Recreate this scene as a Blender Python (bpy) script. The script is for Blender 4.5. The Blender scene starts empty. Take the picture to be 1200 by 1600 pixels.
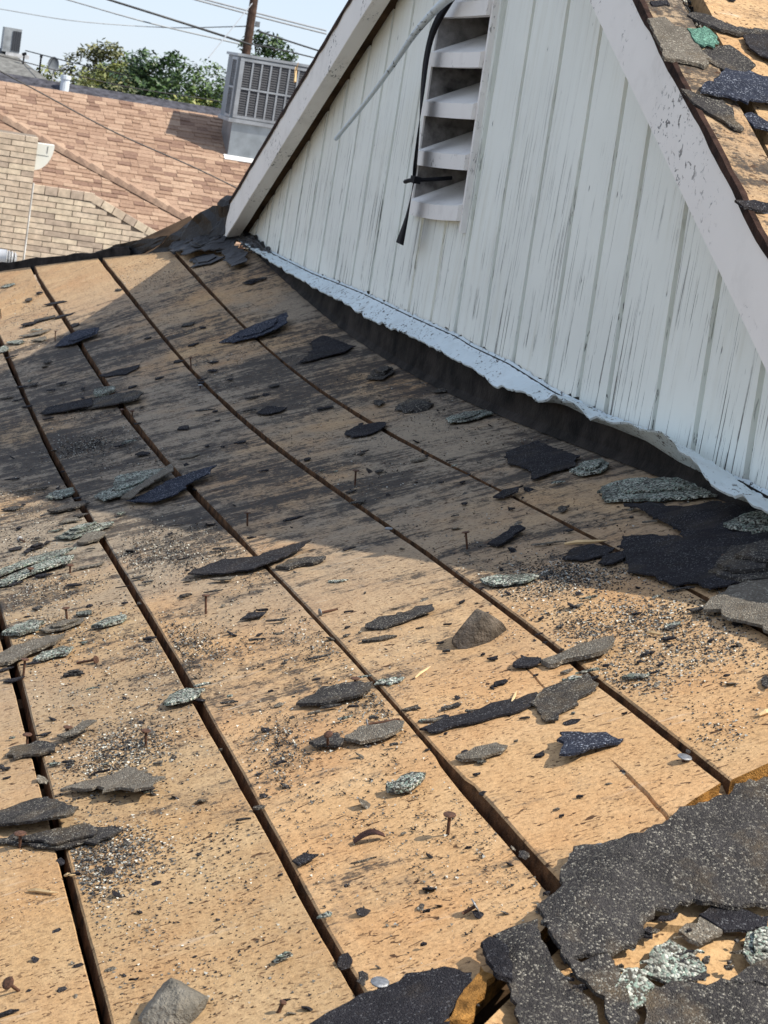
import bpy, bmesh, math, random
from math import radians, sin, cos, tan, pi, sqrt, hypot, exp
from mathutils import Vector, Matrix, noise

random.seed(7)
scene = bpy.context.scene
col = scene.collection

# ------------------------------------------------------------------ camera
CAM = Vector((-1.166614, 0.0, 0.544198))
FPX = 3235.718                                   # focal length in photo pixels (1200 x 1600)
RT = Vector((0.959179, -0.231193, 0.162864))
UP = Vector((-0.107693, 0.233896, 0.966279))
FW = Vector((0.261490, 0.944374, -0.199450))
cd = bpy.data.cameras.new('camera')
cam = bpy.data.objects.new('camera', cd); col.objects.link(cam)
m = Matrix.Identity(4)
for r in range(3):
    m[r][0], m[r][1], m[r][2], m[r][3] = RT[r], UP[r], -FW[r], CAM[r]
cam.matrix_world = m
cd.sensor_fit = 'VERTICAL'; cd.sensor_height = 36.0; cd.lens = 36.0 * FPX / 1600.0
cd.clip_start = 0.05; cd.clip_end = 3000
cd.dof.use_dof = True; cd.dof.focus_distance = 2.7; cd.dof.aperture_fstop = 40
scene.camera = cam

# ------------------------------------------------------------------ sky, sun, exposure
SUN_AZ, SUN_EL = radians(122), radians(54)        # azimuth from +Y towards +X
world = bpy.data.worlds.new('World'); scene.world = world; world.use_nodes = True
wn = world.node_tree
sky = wn.nodes.new('ShaderNodeTexSky'); sky.sky_type = 'NISHITA'; sky.sun_disc = False
sky.sun_elevation = SUN_EL; sky.sun_rotation = SUN_AZ
sky.altitude = 300; sky.air_density = 1.0; sky.dust_density = 0.6; sky.ozone_density = 3.0
LEVEL = 0.0332                                    # the survey frame is pitched against true level by this much: sky and ground follow it
tc = wn.nodes.new('ShaderNodeTexCoord'); lv = wn.nodes.new('ShaderNodeMapping'); lv.inputs['Rotation'].default_value = (math.atan(LEVEL), 0, 0)
wn.links.new(tc.outputs['Generated'], lv.inputs[0]); wn.links.new(lv.outputs[0], sky.inputs[0])
hz = wn.nodes.new('ShaderNodeMix'); hz.data_type = 'RGBA'; hz.inputs[0].default_value = .72      # even bright summer haze over the whole sky
hz.inputs[7].default_value = (3.55, 4.02, 4.95, 1)
wn.links.new(sky.outputs[0], hz.inputs[6]); wn.links.new(hz.outputs[2], wn.nodes['Background'].inputs[0])
wn.nodes['Background'].inputs[1].default_value = 0.135
sl = bpy.data.lights.new('sun', 'SUN'); sl.energy = 4.5; sl.angle = radians(0.53); sl.color = (1.0, 0.93, 0.82)
sun = bpy.data.objects.new('sun', sl); col.objects.link(sun)
SDIR = Vector((sin(SUN_AZ)*cos(SUN_EL), cos(SUN_AZ)*cos(SUN_EL), sin(SUN_EL)))
sun.rotation_euler = SDIR.to_track_quat('Z', 'Y').to_euler(); sun.location = (6, -6, 12)
scene.view_settings.view_transform = 'Standard'; scene.view_settings.look = 'None'
scene.view_settings.gamma = 1; scene.view_settings.use_curve_mapping = False
scene.view_settings.exposure = 0.55

# ------------------------------------------------------------------ survey: the sagging hip roof, measured from the photo
AL = 0.366766; TA = tan(AL); CA = cos(AL)
SAG = (-0.010942, -0.119273, 0.292625, 0.104611, -0.283089, -0.038542, 0.134069)
TW = (0.016047, -0.038752, -0.207669, -0.074068, 0.071012)
GAPS = (0.2111, 0.4006, 0.5940, 0.7793, 0.9700)   # distance of the plank joints from the gable wall, down the slope
GROUND = -3.4
def zg(y): return GROUND - LEVEL*(y - 5)
def _poly(c, u): return sum(k * u**i for i, k in enumerate(c))
def _ext(c, y):
    lo, hi = 1.3, 7.4
    u = lambda v: (v - 4) / 3
    if y < lo:
        s = (_poly(c, u(lo + .05)) - _poly(c, u(lo))) / .05
        return _poly(c, u(lo)) + max(-.12, min(.12, s)) * (y - lo)
    if y > hi:
        return _poly(c, u(hi))
    return _poly(c, u(y))
def zdeck1(x, y): return x * TA + _ext(SAG, y) + min(1.15, max(0, -x)) * _ext(TW, y)
HIPY = 2.0
def zdeck(x, y): return zdeck1(x, y) + min(0.0, y - HIPY - x) * TA
RM, RA, RY = 0.485, 1.205, 3.989                    # main roof: slope, ridge height, ridge position
def zmain(x, y): return RA - RM * abs(y - RY)
def ray(u, v): return FW + RT * ((u - 600) / FPX) - UP * ((v - 800) / FPX)
def on(surf, u, v, k0=1.0, k1=14.0):
    d = ray(u, v); n = 260; pk = k0; ph = None
    for i in range(n + 1):
        k = k0 + (k1 - k0) * i / n; P = CAM + d * k; h = P.z - surf(P.x, P.y)
        if ph is not None and ph > 0 >= h:
            a, b = pk, k
            for _ in range(25):
                c = (a + b) / 2; P = CAM + d * c
                if P.z - surf(P.x, P.y) > 0: a = c
                else: b = c
            return CAM + d * a
        pk, ph = k, h
    return CAM + d * 6.5
def deck(u, v): return on(zdeck, u, v)
def main_roof(u, v): return on(zmain, u, v)
def at_x(u, v, x): d = ray(u, v); return CAM + d * ((x - CAM.x) / d.x)
def at_y(u, v, y): d = ray(u, v); return CAM + d * ((y - CAM.y) / d.y)
def sgn_noise(*p): return noise.noise(Vector(p))

# ------------------------------------------------------------------ materials
def nt_mat(name, rough=.8, metallic=0):
    m = bpy.data.materials.new(name); m.use_nodes = True
    b = m.node_tree.nodes['Principled BSDF']; b.inputs['Roughness'].default_value = rough
    b.inputs['Metallic'].default_value = metallic
    if rough >= .7 and not metallic: b.inputs['Specular IOR Level'].default_value = .12
    return m, m.node_tree, b
class NT:
    def __init__(s, t): s.t = t
    def n(s, typ, **k):
        x = s.t.nodes.new(typ)
        for a, v in k.items(): setattr(x, a, v)
        return x
    def l(s, a, b): s.t.links.new(a, b)
    def coord(s, scale, src='Object', rot=(0, 0, 0)):
        if src == 'World': c = s.n('ShaderNodeNewGeometry').outputs['Position']
        else: c = s.n('ShaderNodeTexCoord').outputs[src]
        mp = s.n('ShaderNodeMapping'); mp.inputs['Scale'].default_value = scale; mp.inputs['Rotation'].default_value = rot
        s.l(c, mp.inputs[0]); return mp.outputs[0]
    def noise(s, co, scale=1, detail=4, rough=.55, dist=0):
        x = s.n('ShaderNodeTexNoise'); x.inputs['Scale'].default_value = scale; x.inputs['Detail'].default_value = detail
        x.inputs['Roughness'].default_value = rough; x.inputs['Distortion'].default_value = dist
        s.l(co, x.inputs['Vector']); return x.outputs['Fac']
    def vor(s, co, scale=1, out='Color', rnd=1):
        x = s.n('ShaderNodeTexVoronoi'); x.inputs['Scale'].default_value = scale; x.inputs['Randomness'].default_value = rnd
        s.l(co, x.inputs['Vector']); return x.outputs[out]
    def ramp(s, f, stops, interp='LINEAR'):
        x = s.n('ShaderNodeValToRGB'); x.color_ramp.interpolation = interp; e = x.color_ramp.elements
        while len(e) < len(stops): e.new(.5)
        for i, (p, c) in enumerate(stops):
            e[i].position = p; e[i].color = (c, c, c, 1) if isinstance(c, (int, float)) else (*c, 1)
        s.l(f, x.inputs[0]); return x.outputs[0]
    def mix(s, f, a, b, mode='MIX'):
        x = s.n('ShaderNodeMix', data_type='RGBA', blend_type=mode)
        for inp, v in ((x.inputs[0], f), (x.inputs[6], a), (x.inputs[7], b)):
            if hasattr(v, 'links'): s.l(v, inp)
            else: inp.default_value = v if isinstance(v, (int, float)) else (*v, 1)
        return x.outputs[2]
    def math(s, op, a, b=0.0):
        x = s.n('ShaderNodeMath', operation=op)
        for inp, v in ((x.inputs[0], a), (x.inputs[1], b)):
            if hasattr(v, 'links'): s.l(v, inp)
            else: inp.default_value = v
        return x.outputs[0]
    def bump(s, h, bsdf, strength=.3, dist=.01):
        x = s.n('ShaderNodeBump'); x.inputs['Strength'].default_value = strength; x.inputs['Distance'].default_value = dist
        s.l(h, x.inputs['Height']); s.l(x.outputs[0], bsdf.inputs['Normal'])

def wood_mat(name, base=(.45, .270, .120), pale=(.56, .375, .190), dirt=1.0, along='Y'):
    m, t, b = nt_mat(name, .78); N = NT(t)
    g = (55, 2.2, 30) if along == 'Y' else (2.2, 55, 30)
    iso = (1, 1, 1)
    rnd = N.n('ShaderNodeObjectInfo').outputs['Random']
    W = N.coord(iso, 'World')
    grain = N.noise(N.coord(g, 'World'), 1.0, 5, .6, .6)
    c = N.mix(N.ramp(grain, [(.15, 0), (.85, 1)]), base, pale)
    # warm reddish / pale blotches of the bare board
    c = N.mix(N.ramp(N.noise(W, 5.5, 4), [(.44, 0), (.74, .7)]), c, (.50, .265, .105))
    c = N.mix(N.ramp(N.noise(W, 9.3, 4), [(.48, 0), (.72, .6)]), c, (.62, .44, .24))
    c = N.mix(1.0, c, N.ramp(rnd, [(0, (.86, .86, .86)), (1, (1.08, 1.03, 1.0))]), 'MULTIPLY')
    # curved saw marks across the board
    saw = N.n('ShaderNodeTexWave', wave_type='RINGS', rings_direction='Z')
    saw.inputs['Scale'].default_value = 26; saw.inputs['Distortion'].default_value = 2.2; saw.inputs['Detail'].default_value = 2
    mp = N.coord(iso, 'World'); mp.node.inputs['Location'].default_value = (3.1, -.5, 0)
    N.l(mp, saw.inputs['Vector'])
    c = N.mix(N.math('MULTIPLY', N.ramp(saw.outputs['Fac'], [(.5, 0), (1, .22)]), N.ramp(N.noise(W, 3.0, 2), [(.45, 0), (.6, 1)])), c, (.28, .17, .09))
    # grey weathering, laid over the gable's shadow band to paint in some shade
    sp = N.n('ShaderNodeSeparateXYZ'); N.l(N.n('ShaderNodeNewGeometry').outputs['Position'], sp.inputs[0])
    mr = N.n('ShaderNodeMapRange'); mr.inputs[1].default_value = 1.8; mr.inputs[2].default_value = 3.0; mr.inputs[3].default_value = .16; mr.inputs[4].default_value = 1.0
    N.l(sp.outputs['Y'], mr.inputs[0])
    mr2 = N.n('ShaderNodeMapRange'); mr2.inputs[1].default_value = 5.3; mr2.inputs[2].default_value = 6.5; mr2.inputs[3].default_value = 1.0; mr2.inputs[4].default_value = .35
    N.l(sp.outputs['Y'], mr2.inputs[0]); wear_shade = N.math('MULTIPLY', mr.outputs[0], mr2.outputs[0])
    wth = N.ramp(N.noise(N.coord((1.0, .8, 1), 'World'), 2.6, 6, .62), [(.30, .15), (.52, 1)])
    c = N.mix(N.math('MULTIPLY', N.math('MULTIPLY', wth, wear_shade), .88*dirt), c, (.275, .235, .18))
    # fine mottling of torn fibres and dust
    mot = N.noise(N.coord((170, 210, 120), 'World'), 1.0, 5, .75)
    c = N.mix(1.0, c, N.ramp(mot, [(.30, (.62, .60, .58)), (.50, (1, 1, 1)), (.70, (1.18, 1.20, 1.22))]), 'MULTIPLY')
    # tar residue: a broad field that dissolves into crumbs and drag marks running down the slope
    tarc = (.020, .018, .018)
    field = N.noise(N.coord((2.4, 9.0, 3.0), 'World', (0, 0, radians(5))), 1.5, 8, .66, .5)
    area = N.noise(N.coord((1, .7, 1), 'World'), 2.3, 4)
    drag = N.noise(N.coord((13, 62, 20), 'World', (0, 0, radians(2))), 1.0, 6, .72)
    hf = N.noise(N.coord((190, 230, 120), 'World'), 1.0, 4, .7)
    midn = N.noise(N.coord((52, 24, 20), 'World'), 1.0, 5, .72)
    tot = N.math('ADD', N.math('ADD', N.math('MULTIPLY', field, .75), N.math('MULTIPLY', area, .62)), N.math('ADD', N.math('ADD', N.math('MULTIPLY', drag, .50), N.math('MULTIPLY', midn, .50)), N.math('MULTIPLY', hf, .40)))
    tot = N.math('ADD', tot, N.math('MULTIPLY', wear_shade, .25*dirt))  # tar gathers in the same band, deepening the painted shade
    sm = N.math('MULTIPLY', N.ramp(N.math('MULTIPLY', tot, .5), [(.812, 0), (.836, .75), (.885, .98)]), dirt)
    c = N.mix(sm, c, tarc)
    sm2 = N.ramp(N.math('MULTIPLY', tot, .5), [(.755, 0), (.82, .38)])
    c = N.mix(N.math('MULTIPLY', sm2, dirt), c, (.10, .085, .07))
    pale_s = N.ramp(N.noise(N.coord((9, 60, 10), 'World', (0, 0, radians(-12))), 1.3, 6, .7), [(.60, 0), (.70, .5)])
    c = N.mix(N.math('MULTIPLY', pale_s, N.ramp(N.noise(W, 3.1, 3), [(.45, 0), (.6, 1)])), c, (.58, .52, .43))
    # dark flecks and nail-tip nicks
    fl = N.ramp(N.noise(N.coord((75, 125, 60), 'World'), 1.0, 2, .5, .8), [(.645, 0), (.68, .95)])
    c = N.mix(N.math('MULTIPLY', fl, N.ramp(N.noise(W, 12, 2), [(.38, .1), (.52, 1)])), c, (.06, .03, .016))
    fl2 = N.ramp(N.noise(N.coord((180, 260, 120), 'World'), 1.0, 2, .5, .5), [(.62, 0), (.66, .85)])
    c = N.mix(N.math('MULTIPLY', fl2, N.ramp(N.noise(W, 9, 3), [(.36, .15), (.52, 1)])), c, (.09, .045, .022))
    N.l(c, b.inputs['Base Color'])
    h = N.math('ADD', N.math('MULTIPLY', grain, .5), N.math('MULTIPLY', N.noise(W, 220, 4, .7), .5))
    h = N.math('SUBTRACT', h, N.math('MULTIPLY', fl, .6))
    h = N.math('ADD', N.math('ADD', h, N.math('MULTIPLY', sm, .5)), N.math('MULTIPLY', mot, .8))
    N.bump(h, b, .6, .003)
    return m
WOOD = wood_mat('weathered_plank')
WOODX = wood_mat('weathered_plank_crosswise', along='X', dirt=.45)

def plain(name, colr, rough=.7, var=.25, scale=8, bump=.2, metallic=0, src='World', dist=.004, dark=None):
    m, t, b = nt_mat(name, rough, metallic); N = NT(t)
    co = N.coord((1, 1, 1), src)
    f = N.noise(co, scale, 5, .6)
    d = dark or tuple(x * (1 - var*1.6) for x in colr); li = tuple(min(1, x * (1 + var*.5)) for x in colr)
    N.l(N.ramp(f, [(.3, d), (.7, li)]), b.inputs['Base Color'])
    if bump: N.bump(N.noise(co, scale*9, 4, .6), b, bump, dist)
    return m
OLDEDGE = plain('aged_plank_edge', (.155, .075, .032), .85, .55, 45, .6)
CUTWOOD = plain('fresh_endgrain', (.55, .27, .07), .85, .5, 70, .9, dist=.01)
RAFTER = plain('attic_timber', (.09, .055, .03), .9, .4, 12)
SPLINTER = plain('pale_splinter', (.72, .52, .28), .8, .2, 40)

def asphalt(name, base, spk, amount, green=None, rough=.9, scale=880, brown=.35):
    m, t, b = nt_mat(name, rough); N = NT(t)
    co = N.coord((1, 1, 1), 'World')
    v = N.vor(co, scale, 'Color')
    sep = N.n('ShaderNodeSeparateColor'); N.l(v, sep.inputs[0])
    c = N.mix(N.ramp(N.noise(co, 30, 6, .7), [(.35, 0), (.7, 1)]), base, tuple(x*1.8 for x in base))
    c = N.mix(N.math('MULTIPLY', N.ramp(N.noise(co, 14, 5, .65), [(.50, 0), (.68, 1)]), brown), c, (.15, .115, .075))
    lo = 1 - amount
    cov = N.ramp(N.noise(co, 22, 4, .6), [(.30, .15), (.58, 1)])
    f = N.math('MULTIPLY', N.ramp(sep.outputs[0], [(max(0, lo-.04), 0), (min(1, lo+.04), 1)]), cov)
    sc = N.mix(N.ramp(sep.outputs[1], [(.0, 0), (.5, .75), (1, 1)]), spk, tuple(x*.30 for x in spk))
    if green: sc = N.mix(N.ramp(sep.outputs[2], [(.55, 0), (.7, .8)]), sc, green)
    c = N.mix(f, c, sc)
    N.l(c, b.inputs['Base Color'])
    hh = N.math('ADD', N.math('MULTIPLY', N.vor(co, scale, 'Distance'), -.6), N.math('MULTIPLY', N.noise(co, 70, 6, .75), 1.6))
    N.bump(hh, b, 1.0, .004)
    return m
A_BLACK = asphalt('bare_asphalt', (.020, .019, .022), (.20, .20, .21), .12, brown=.2, scale=700)
A_NAVY = asphalt('blue_black_shingle', (.024, .028, .042), (.40, .43, .50), .14, brown=.05, scale=600)
A_GRAN = asphalt('mineral_shingle', (.045, .045, .040), (.85, .86, .74), .60, (.26, .36, .29), brown=.35, scale=460)
A_TAN = asphalt('weathered_shingle', (.12, .105, .085), (.48, .44, .36), .34, brown=.6, scale=560)
A_DARKG = asphalt('dark_mineral_shingle', (.040, .037, .036), (.46, .43, .36), .18, brown=.75, scale=680)
A_GREEN = asphalt('green_mineral_shingle', (.05, .11, .085), (.25, .50, .38), .75, brown=.1, scale=460)
FELT = plain('black_roofing_felt', (.016, .015, .016), .55, .5, 14, .6)
KINDS = {'b': A_BLACK, 'n': A_NAVY, 'g': A_GRAN, 't': A_TAN, 'd': A_DARKG, 'v': A_GREEN, 'f': FELT}

def paint_mat(name, base, dirt, wear=1.0, zscale=True, grey=(.035, .032, .027), grad=None, along='Z', mk=(.40, .56)):
    m, t, b = nt_mat(name, .55); N = NT(t)
    W = N.coord((1, 1, 1), 'World')
    c = N.mix(N.ramp(N.noise(W, 3.2, 5), [(.4, 0), (.7, .6)]), base, tuple(x*.86 for x in base))
    st = (40, 40, 2.6) if along == 'Z' else (30, 14, 14)
    streak = N.noise(N.coord(st, 'World'), 1.0, 4, .6)
    c = N.mix(N.math('MULTIPLY', N.ramp(streak, [(.5, 0), (.75, .55)]), N.ramp(N.noise(W, 5, 3), [(.4, 0), (.65, 1)])), c, dirt)
    st2 = (150, 150, 3.6) if along == 'Z' else (150, 80, 80)
    cr = N.noise(N.coord(st2, 'World'), 1.0, 5, .62, .8)
    mask = N.ramp(N.noise(W, 6.5, 5, .65), [(mk[0], 0), (mk[1], 1)])
    if grad:
        z0, z1 = grad
        sp = N.n('ShaderNodeSeparateXYZ'); N.l(N.n('ShaderNodeNewGeometry').outputs['Position'], sp.inputs[0])
        mr = N.n('ShaderNodeMapRange'); mr.inputs[1].default_value = z0; mr.inputs[2].default_value = z1
        mr.inputs[3].default_value = 1.0; mr.inputs[4].default_value = .12
        N.l(sp.outputs['Z'], mr.inputs[0]); mask = N.math('MULTIPLY', mask, mr.outputs[0])
    cf = N.math('MULTIPLY', N.ramp(cr, [(.585, 0), (.607, 1)]), mask)
    cf = N.math('MULTIPLY', cf, wear)
    ch = N.math('MULTIPLY', N.ramp(N.vor(N.coord((70, 70, 26) if along == 'Z' else (90, 60, 60), 'World'), 1, 'Distance'), [(.10, 1), (.18, 0)]), N.ramp(N.noise(W, 17, 2), [(.64, 0), (.68, 1)]))
    cf = N.math('MAXIMUM', cf, N.math('MULTIPLY', ch, .85*wear))
    c = N.mix(cf, c, grey)
    N.l(c, b.inputs['Base Color'])
    N.bump(N.math('SUBTRACT', N.math('MULTIPLY', N.noise(N.coord(st, 'World'), 1.6, 5), .35), cf), b, .45, .003)
    return m
SIDING = paint_mat('pale_mint_siding_paint', (.88, .905, .83), (.60, .59, .47), 1.0, grad=(.16, .62))
CHANNEL = paint_mat('siding_channel_paint', (.60, .62, .54), (.28, .29, .23), 1.0, grad=(.12, .7))
TRIM = paint_mat('trim_white_paint', (.90, .87, .815), (.56, .53, .48), .85, along='X', mk=(.52, .62))
VENTP = paint_mat('vent_paint', (.89, .86, .81), (.60, .56, .52), .6, along='X', mk=(.54, .66))
LIPP = paint_mat('pale_blue_flashing_paint', (.66, .75, .77), (.34, .34, .30), 1.0, along='X', mk=(.42, .52))
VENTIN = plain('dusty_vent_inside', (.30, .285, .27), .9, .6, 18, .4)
SKIRT = plain('tarred_wall_base', (.035, .029, .025), .8, .7, 16, .6)
GALV = plain('galvanised_steel', (.42, .45, .48), .45, .2, 5, .1, .55)
NAILS = plain('grey_nail_steel', (.30, .31, .32), .45, .3, 300, .2, .7)
RUST = plain('rusty_nail_steel', (.13, .060, .033), .75, .5, 400, .4, .25)
BLACKPL = plain('black_plastic', (.010, .010, .013), .75, .2, 30, .1)
STONE = plain('grey_brown_stone', (.17, .14, .11), .9, .5, 30, .8, dist=.01)
STONEG = plain('pale_grey_stone', (.27, .245, .20), .85, .45, 22, .8, dist=.01)
ROUGHB = plain('torn_bark_brown', (.07, .035, .028), .7, .5, 120, .5)

# ------------------------------------------------------------------ helpers
def link(o, parent=None):
    col.objects.link(o)
    if parent: o.parent = parent
    return o
def tag(o, label=None, cat=None, group=None, kind=None):
    if label: o['label'] = label
    if cat: o['category'] = cat
    if group: o['group'] = group
    if kind: o['kind'] = kind
    return o
def empty(name, loc=(0, 0, 0)):
    o = bpy.data.objects.new(name, None); o.empty_display_size = .2; col.objects.link(o); o.location = loc; return o
def child(o, p):
    o.parent = p; o.matrix_parent_inverse = Matrix.Translation(p.matrix_basis.translation).inverted() if p.type == 'EMPTY' else Matrix.Identity(4)
    return o
def mesh_obj(name, verts, faces, mats, parent=None, smooth=False, midx=None):
    me = bpy.data.meshes.new(name); me.from_pydata([tuple(v) for v in verts], [], faces)
    for mm in (mats if isinstance(mats, (list, tuple)) else [mats]): me.materials.append(mm)
    if midx: me.polygons.foreach_set('material_index', midx)
    if smooth: me.polygons.foreach_set('use_smooth', [True]*len(me.polygons))
    me.validate(); me.update()
    o = bpy.data.objects.new(name, me); col.objects.link(o)
    if parent: child(o, parent)
    return o
def bm_obj(name, bm, mats, parent=None, smooth=False):
    me = bpy.data.meshes.new(name); bmesh.ops.recalc_face_normals(bm, faces=bm.faces); bm.to_mesh(me); bm.free()
    for mm in (mats if isinstance(mats, (list, tuple)) else [mats]): me.materials.append(mm)
    if smooth:
        for p in me.polygons: p.use_smooth = True
    o = bpy.data.objects.new(name, me); col.objects.link(o)
    if parent: child(o, parent)
    return o
BOXF = [(0, 3, 2, 1), (4, 5, 6, 7), (0, 1, 5, 4), (1, 2, 6, 5), (2, 3, 7, 6), (3, 0, 4, 7)]
def boxv(x0, x1, y0, y1, z0, z1):
    return [Vector(p) for p in ((x0, y0, z0), (x1, y0, z0), (x1, y1, z0), (x0, y1, z0), (x0, y0, z1), (x1, y0, z1), (x1, y1, z1), (x0, y1, z1))]
class MB:
    def __init__(s): s.v = []; s.f = []; s.m = []
    def hexa(s, vs, mi=0):
        n = len(s.v); s.v += [Vector(p) for p in vs]; s.f += [tuple(n+i for i in f) for f in BOXF]; s.m += [mi]*6
    def box(s, *a, mi=0): s.hexa(boxv(*a), mi)
    def grid(s, rows, mi=0, close=False):
        n = len(s.v); c = len(rows[0])
        for r in rows: s.v += [Vector(p) for p in r]
        for i in range(len(rows)-1):
            for j in range(c - (0 if close else 1)):
                s.f.append((n+i*c+j, n+i*c+(j+1) % c, n+(i+1)*c+(j+1) % c, n+(i+1)*c+j)); s.m.append(mi)
    def tube(s, pts, r, seg=8, mi=0, flat=None):
        pts = [Vector(p) for p in pts]; rows = []
        for i, p in enumerate(pts):
            d = (pts[min(i+1, len(pts)-1)] - pts[max(i-1, 0)]).normalized()
            a = Vector((0, 0, 1)) if abs(d.z) < .9 else Vector((1, 0, 0))
            u = d.cross(a).normalized(); w = d.cross(u)
            rr = r[i] if isinstance(r, (list, tuple)) else r
            rows.append([p + (u*cos(2*pi*k/seg) + w*sin(2*pi*k/seg)) * rr for k in range(seg)])
        n = len(s.v); s.grid(rows, mi, True)
        s.f.append(tuple(n+k for k in range(seg))); s.m.append(mi)
        e = n + (len(rows)-1)*seg; s.f.append(tuple(e+k for k in reversed(range(seg)))); s.m.append(mi)
    def build(s, name, mats, parent=None, smooth=False): return mesh_obj(name, s.v, s.f, mats, parent, smooth, s.m)

# ================================================================== SETTING
g = mesh_obj('ground', [(-900, -200, zg(-200)), (900, -200, zg(-200)), (900, 2500, zg(2500)), (-900, 2500, zg(2500))], [(0, 1, 2, 3)],
             plain('dry_ground', (.20, .17, .12), .95, .4, .8, .3))
tag(g, kind='structure')

# ================================================================== THE HOUSE BEING STRIPPED
house = empty('house', (0, 4, GROUND))
tag(house, 'house with stripped plank roof and peeling pale mint gable', 'house')

# walls under the eaves
mb = MB(); mb.box(-2.0, 5.5, .9, 7.6, GROUND, -.98)
mb.build('exterior_wall', plain('cream_stucco', (.60, .55, .46), .9, .15, 6, .3), house)
# rafters under the planks, and a dark sheet added to keep the gaps black
mb = MB()
ys = [-.4 + .36*i for i in range(24)]
for y in ys:
    if y < 6.0 and y > .2:
        xs_ = [-.01, -.2, -.4, -.6, -.8, -1.0, -1.2, -1.6, -2.2]
        mb.grid([[(x, y, zdeck(x, y)-.15), (x, y, zdeck(x, y)-.026), (x, y+.04, min(zdeck(x, y), zdeck(x, y+.04))-.026), (x, y+.04, zdeck(x, y)-.15)] for x in xs_], 0, True)
rows = []
for i in range(14):
    y = .3 + i*.56
    rows.append([(x, y, zdeck(x, y) - .17) for x in (.02, -.4, -.8, -1.2, -2.2)])
mb.grid(rows)
frame = mb.build('roof_frame_and_blackout', RAFTER, house)

# ---- planks of the hip plane
def hip_far(x): return 6.02 + 2.15 * abs(x)
def smoothstep(t): t = max(0, min(1, t)); return t*t*(3-2*t)
def plank_x(t, y, side, k):
    """joint edge in plan: uneven gap"""
    w = .0042 + .0014*smoothstep((y-2.2)/1.5) + .0026 * sgn_noise(k*3.7, y*1.1, 1.3) + .0014 * sgn_noise(k*9.1, y*6.0, side*2.0) + .0005 * sgn_noise(k, y*40, side*5.0)
    if k == 2: w *= .35 + .65 * max(smoothstep((2.05 - y)/.35), smoothstep((y - 2.75)/.5))
    if k == 2 and y < 1.85: w += .0022
    if k >= 3: w += .0008
    return -(t + side * max(.0009, w)) * CA
def crack_path(pts):
    P = [deck(*p) for p in pts]; P.sort(key=lambda p: p.y); return [(p.x, p.y) for p in P]
def lerp_path(path, y):
    for (x0, y0), (x1, y1) in zip(path, path[1:]):
        if y0 <= y <= y1: return x0 + (x1-x0)*(y-y0)/max(1e-6, y1-y0)
    return path[0][0] if y < path[0][1] else path[-1][0]
CRACKS = {
 0: [([(1085, 1100), (1115, 1130), (1150, 1162), (1172, 1190)], .0045)],
 2: [([(945, 1180), (985, 1220), (1010, 1250), (1040, 1288)], .0042), ([(800, 1022), (830, 1055), (856, 1086)], .002)],
 3: [([(738, 1308), (760, 1340), (785, 1385), (830, 1426)], .0032), ([(575, 1078), (600, 1100), (640, 1140)], .0022)],
 1: [([(585, 635), (605, 660), (660, 690), (700, 705)], .003)],
}
edges_t = [.012] + list(GAPS) + [GAPS[-1] + .19*i for i in range(1, 8)]
NEAR_END = {0: (1.70, 1.66), 1: (1.655, 1.60), 2: (1.60, 1.50), 3: (1.46, 1.29), 4: (1.28, 1.11), 5: (1.10, .93)}
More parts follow.
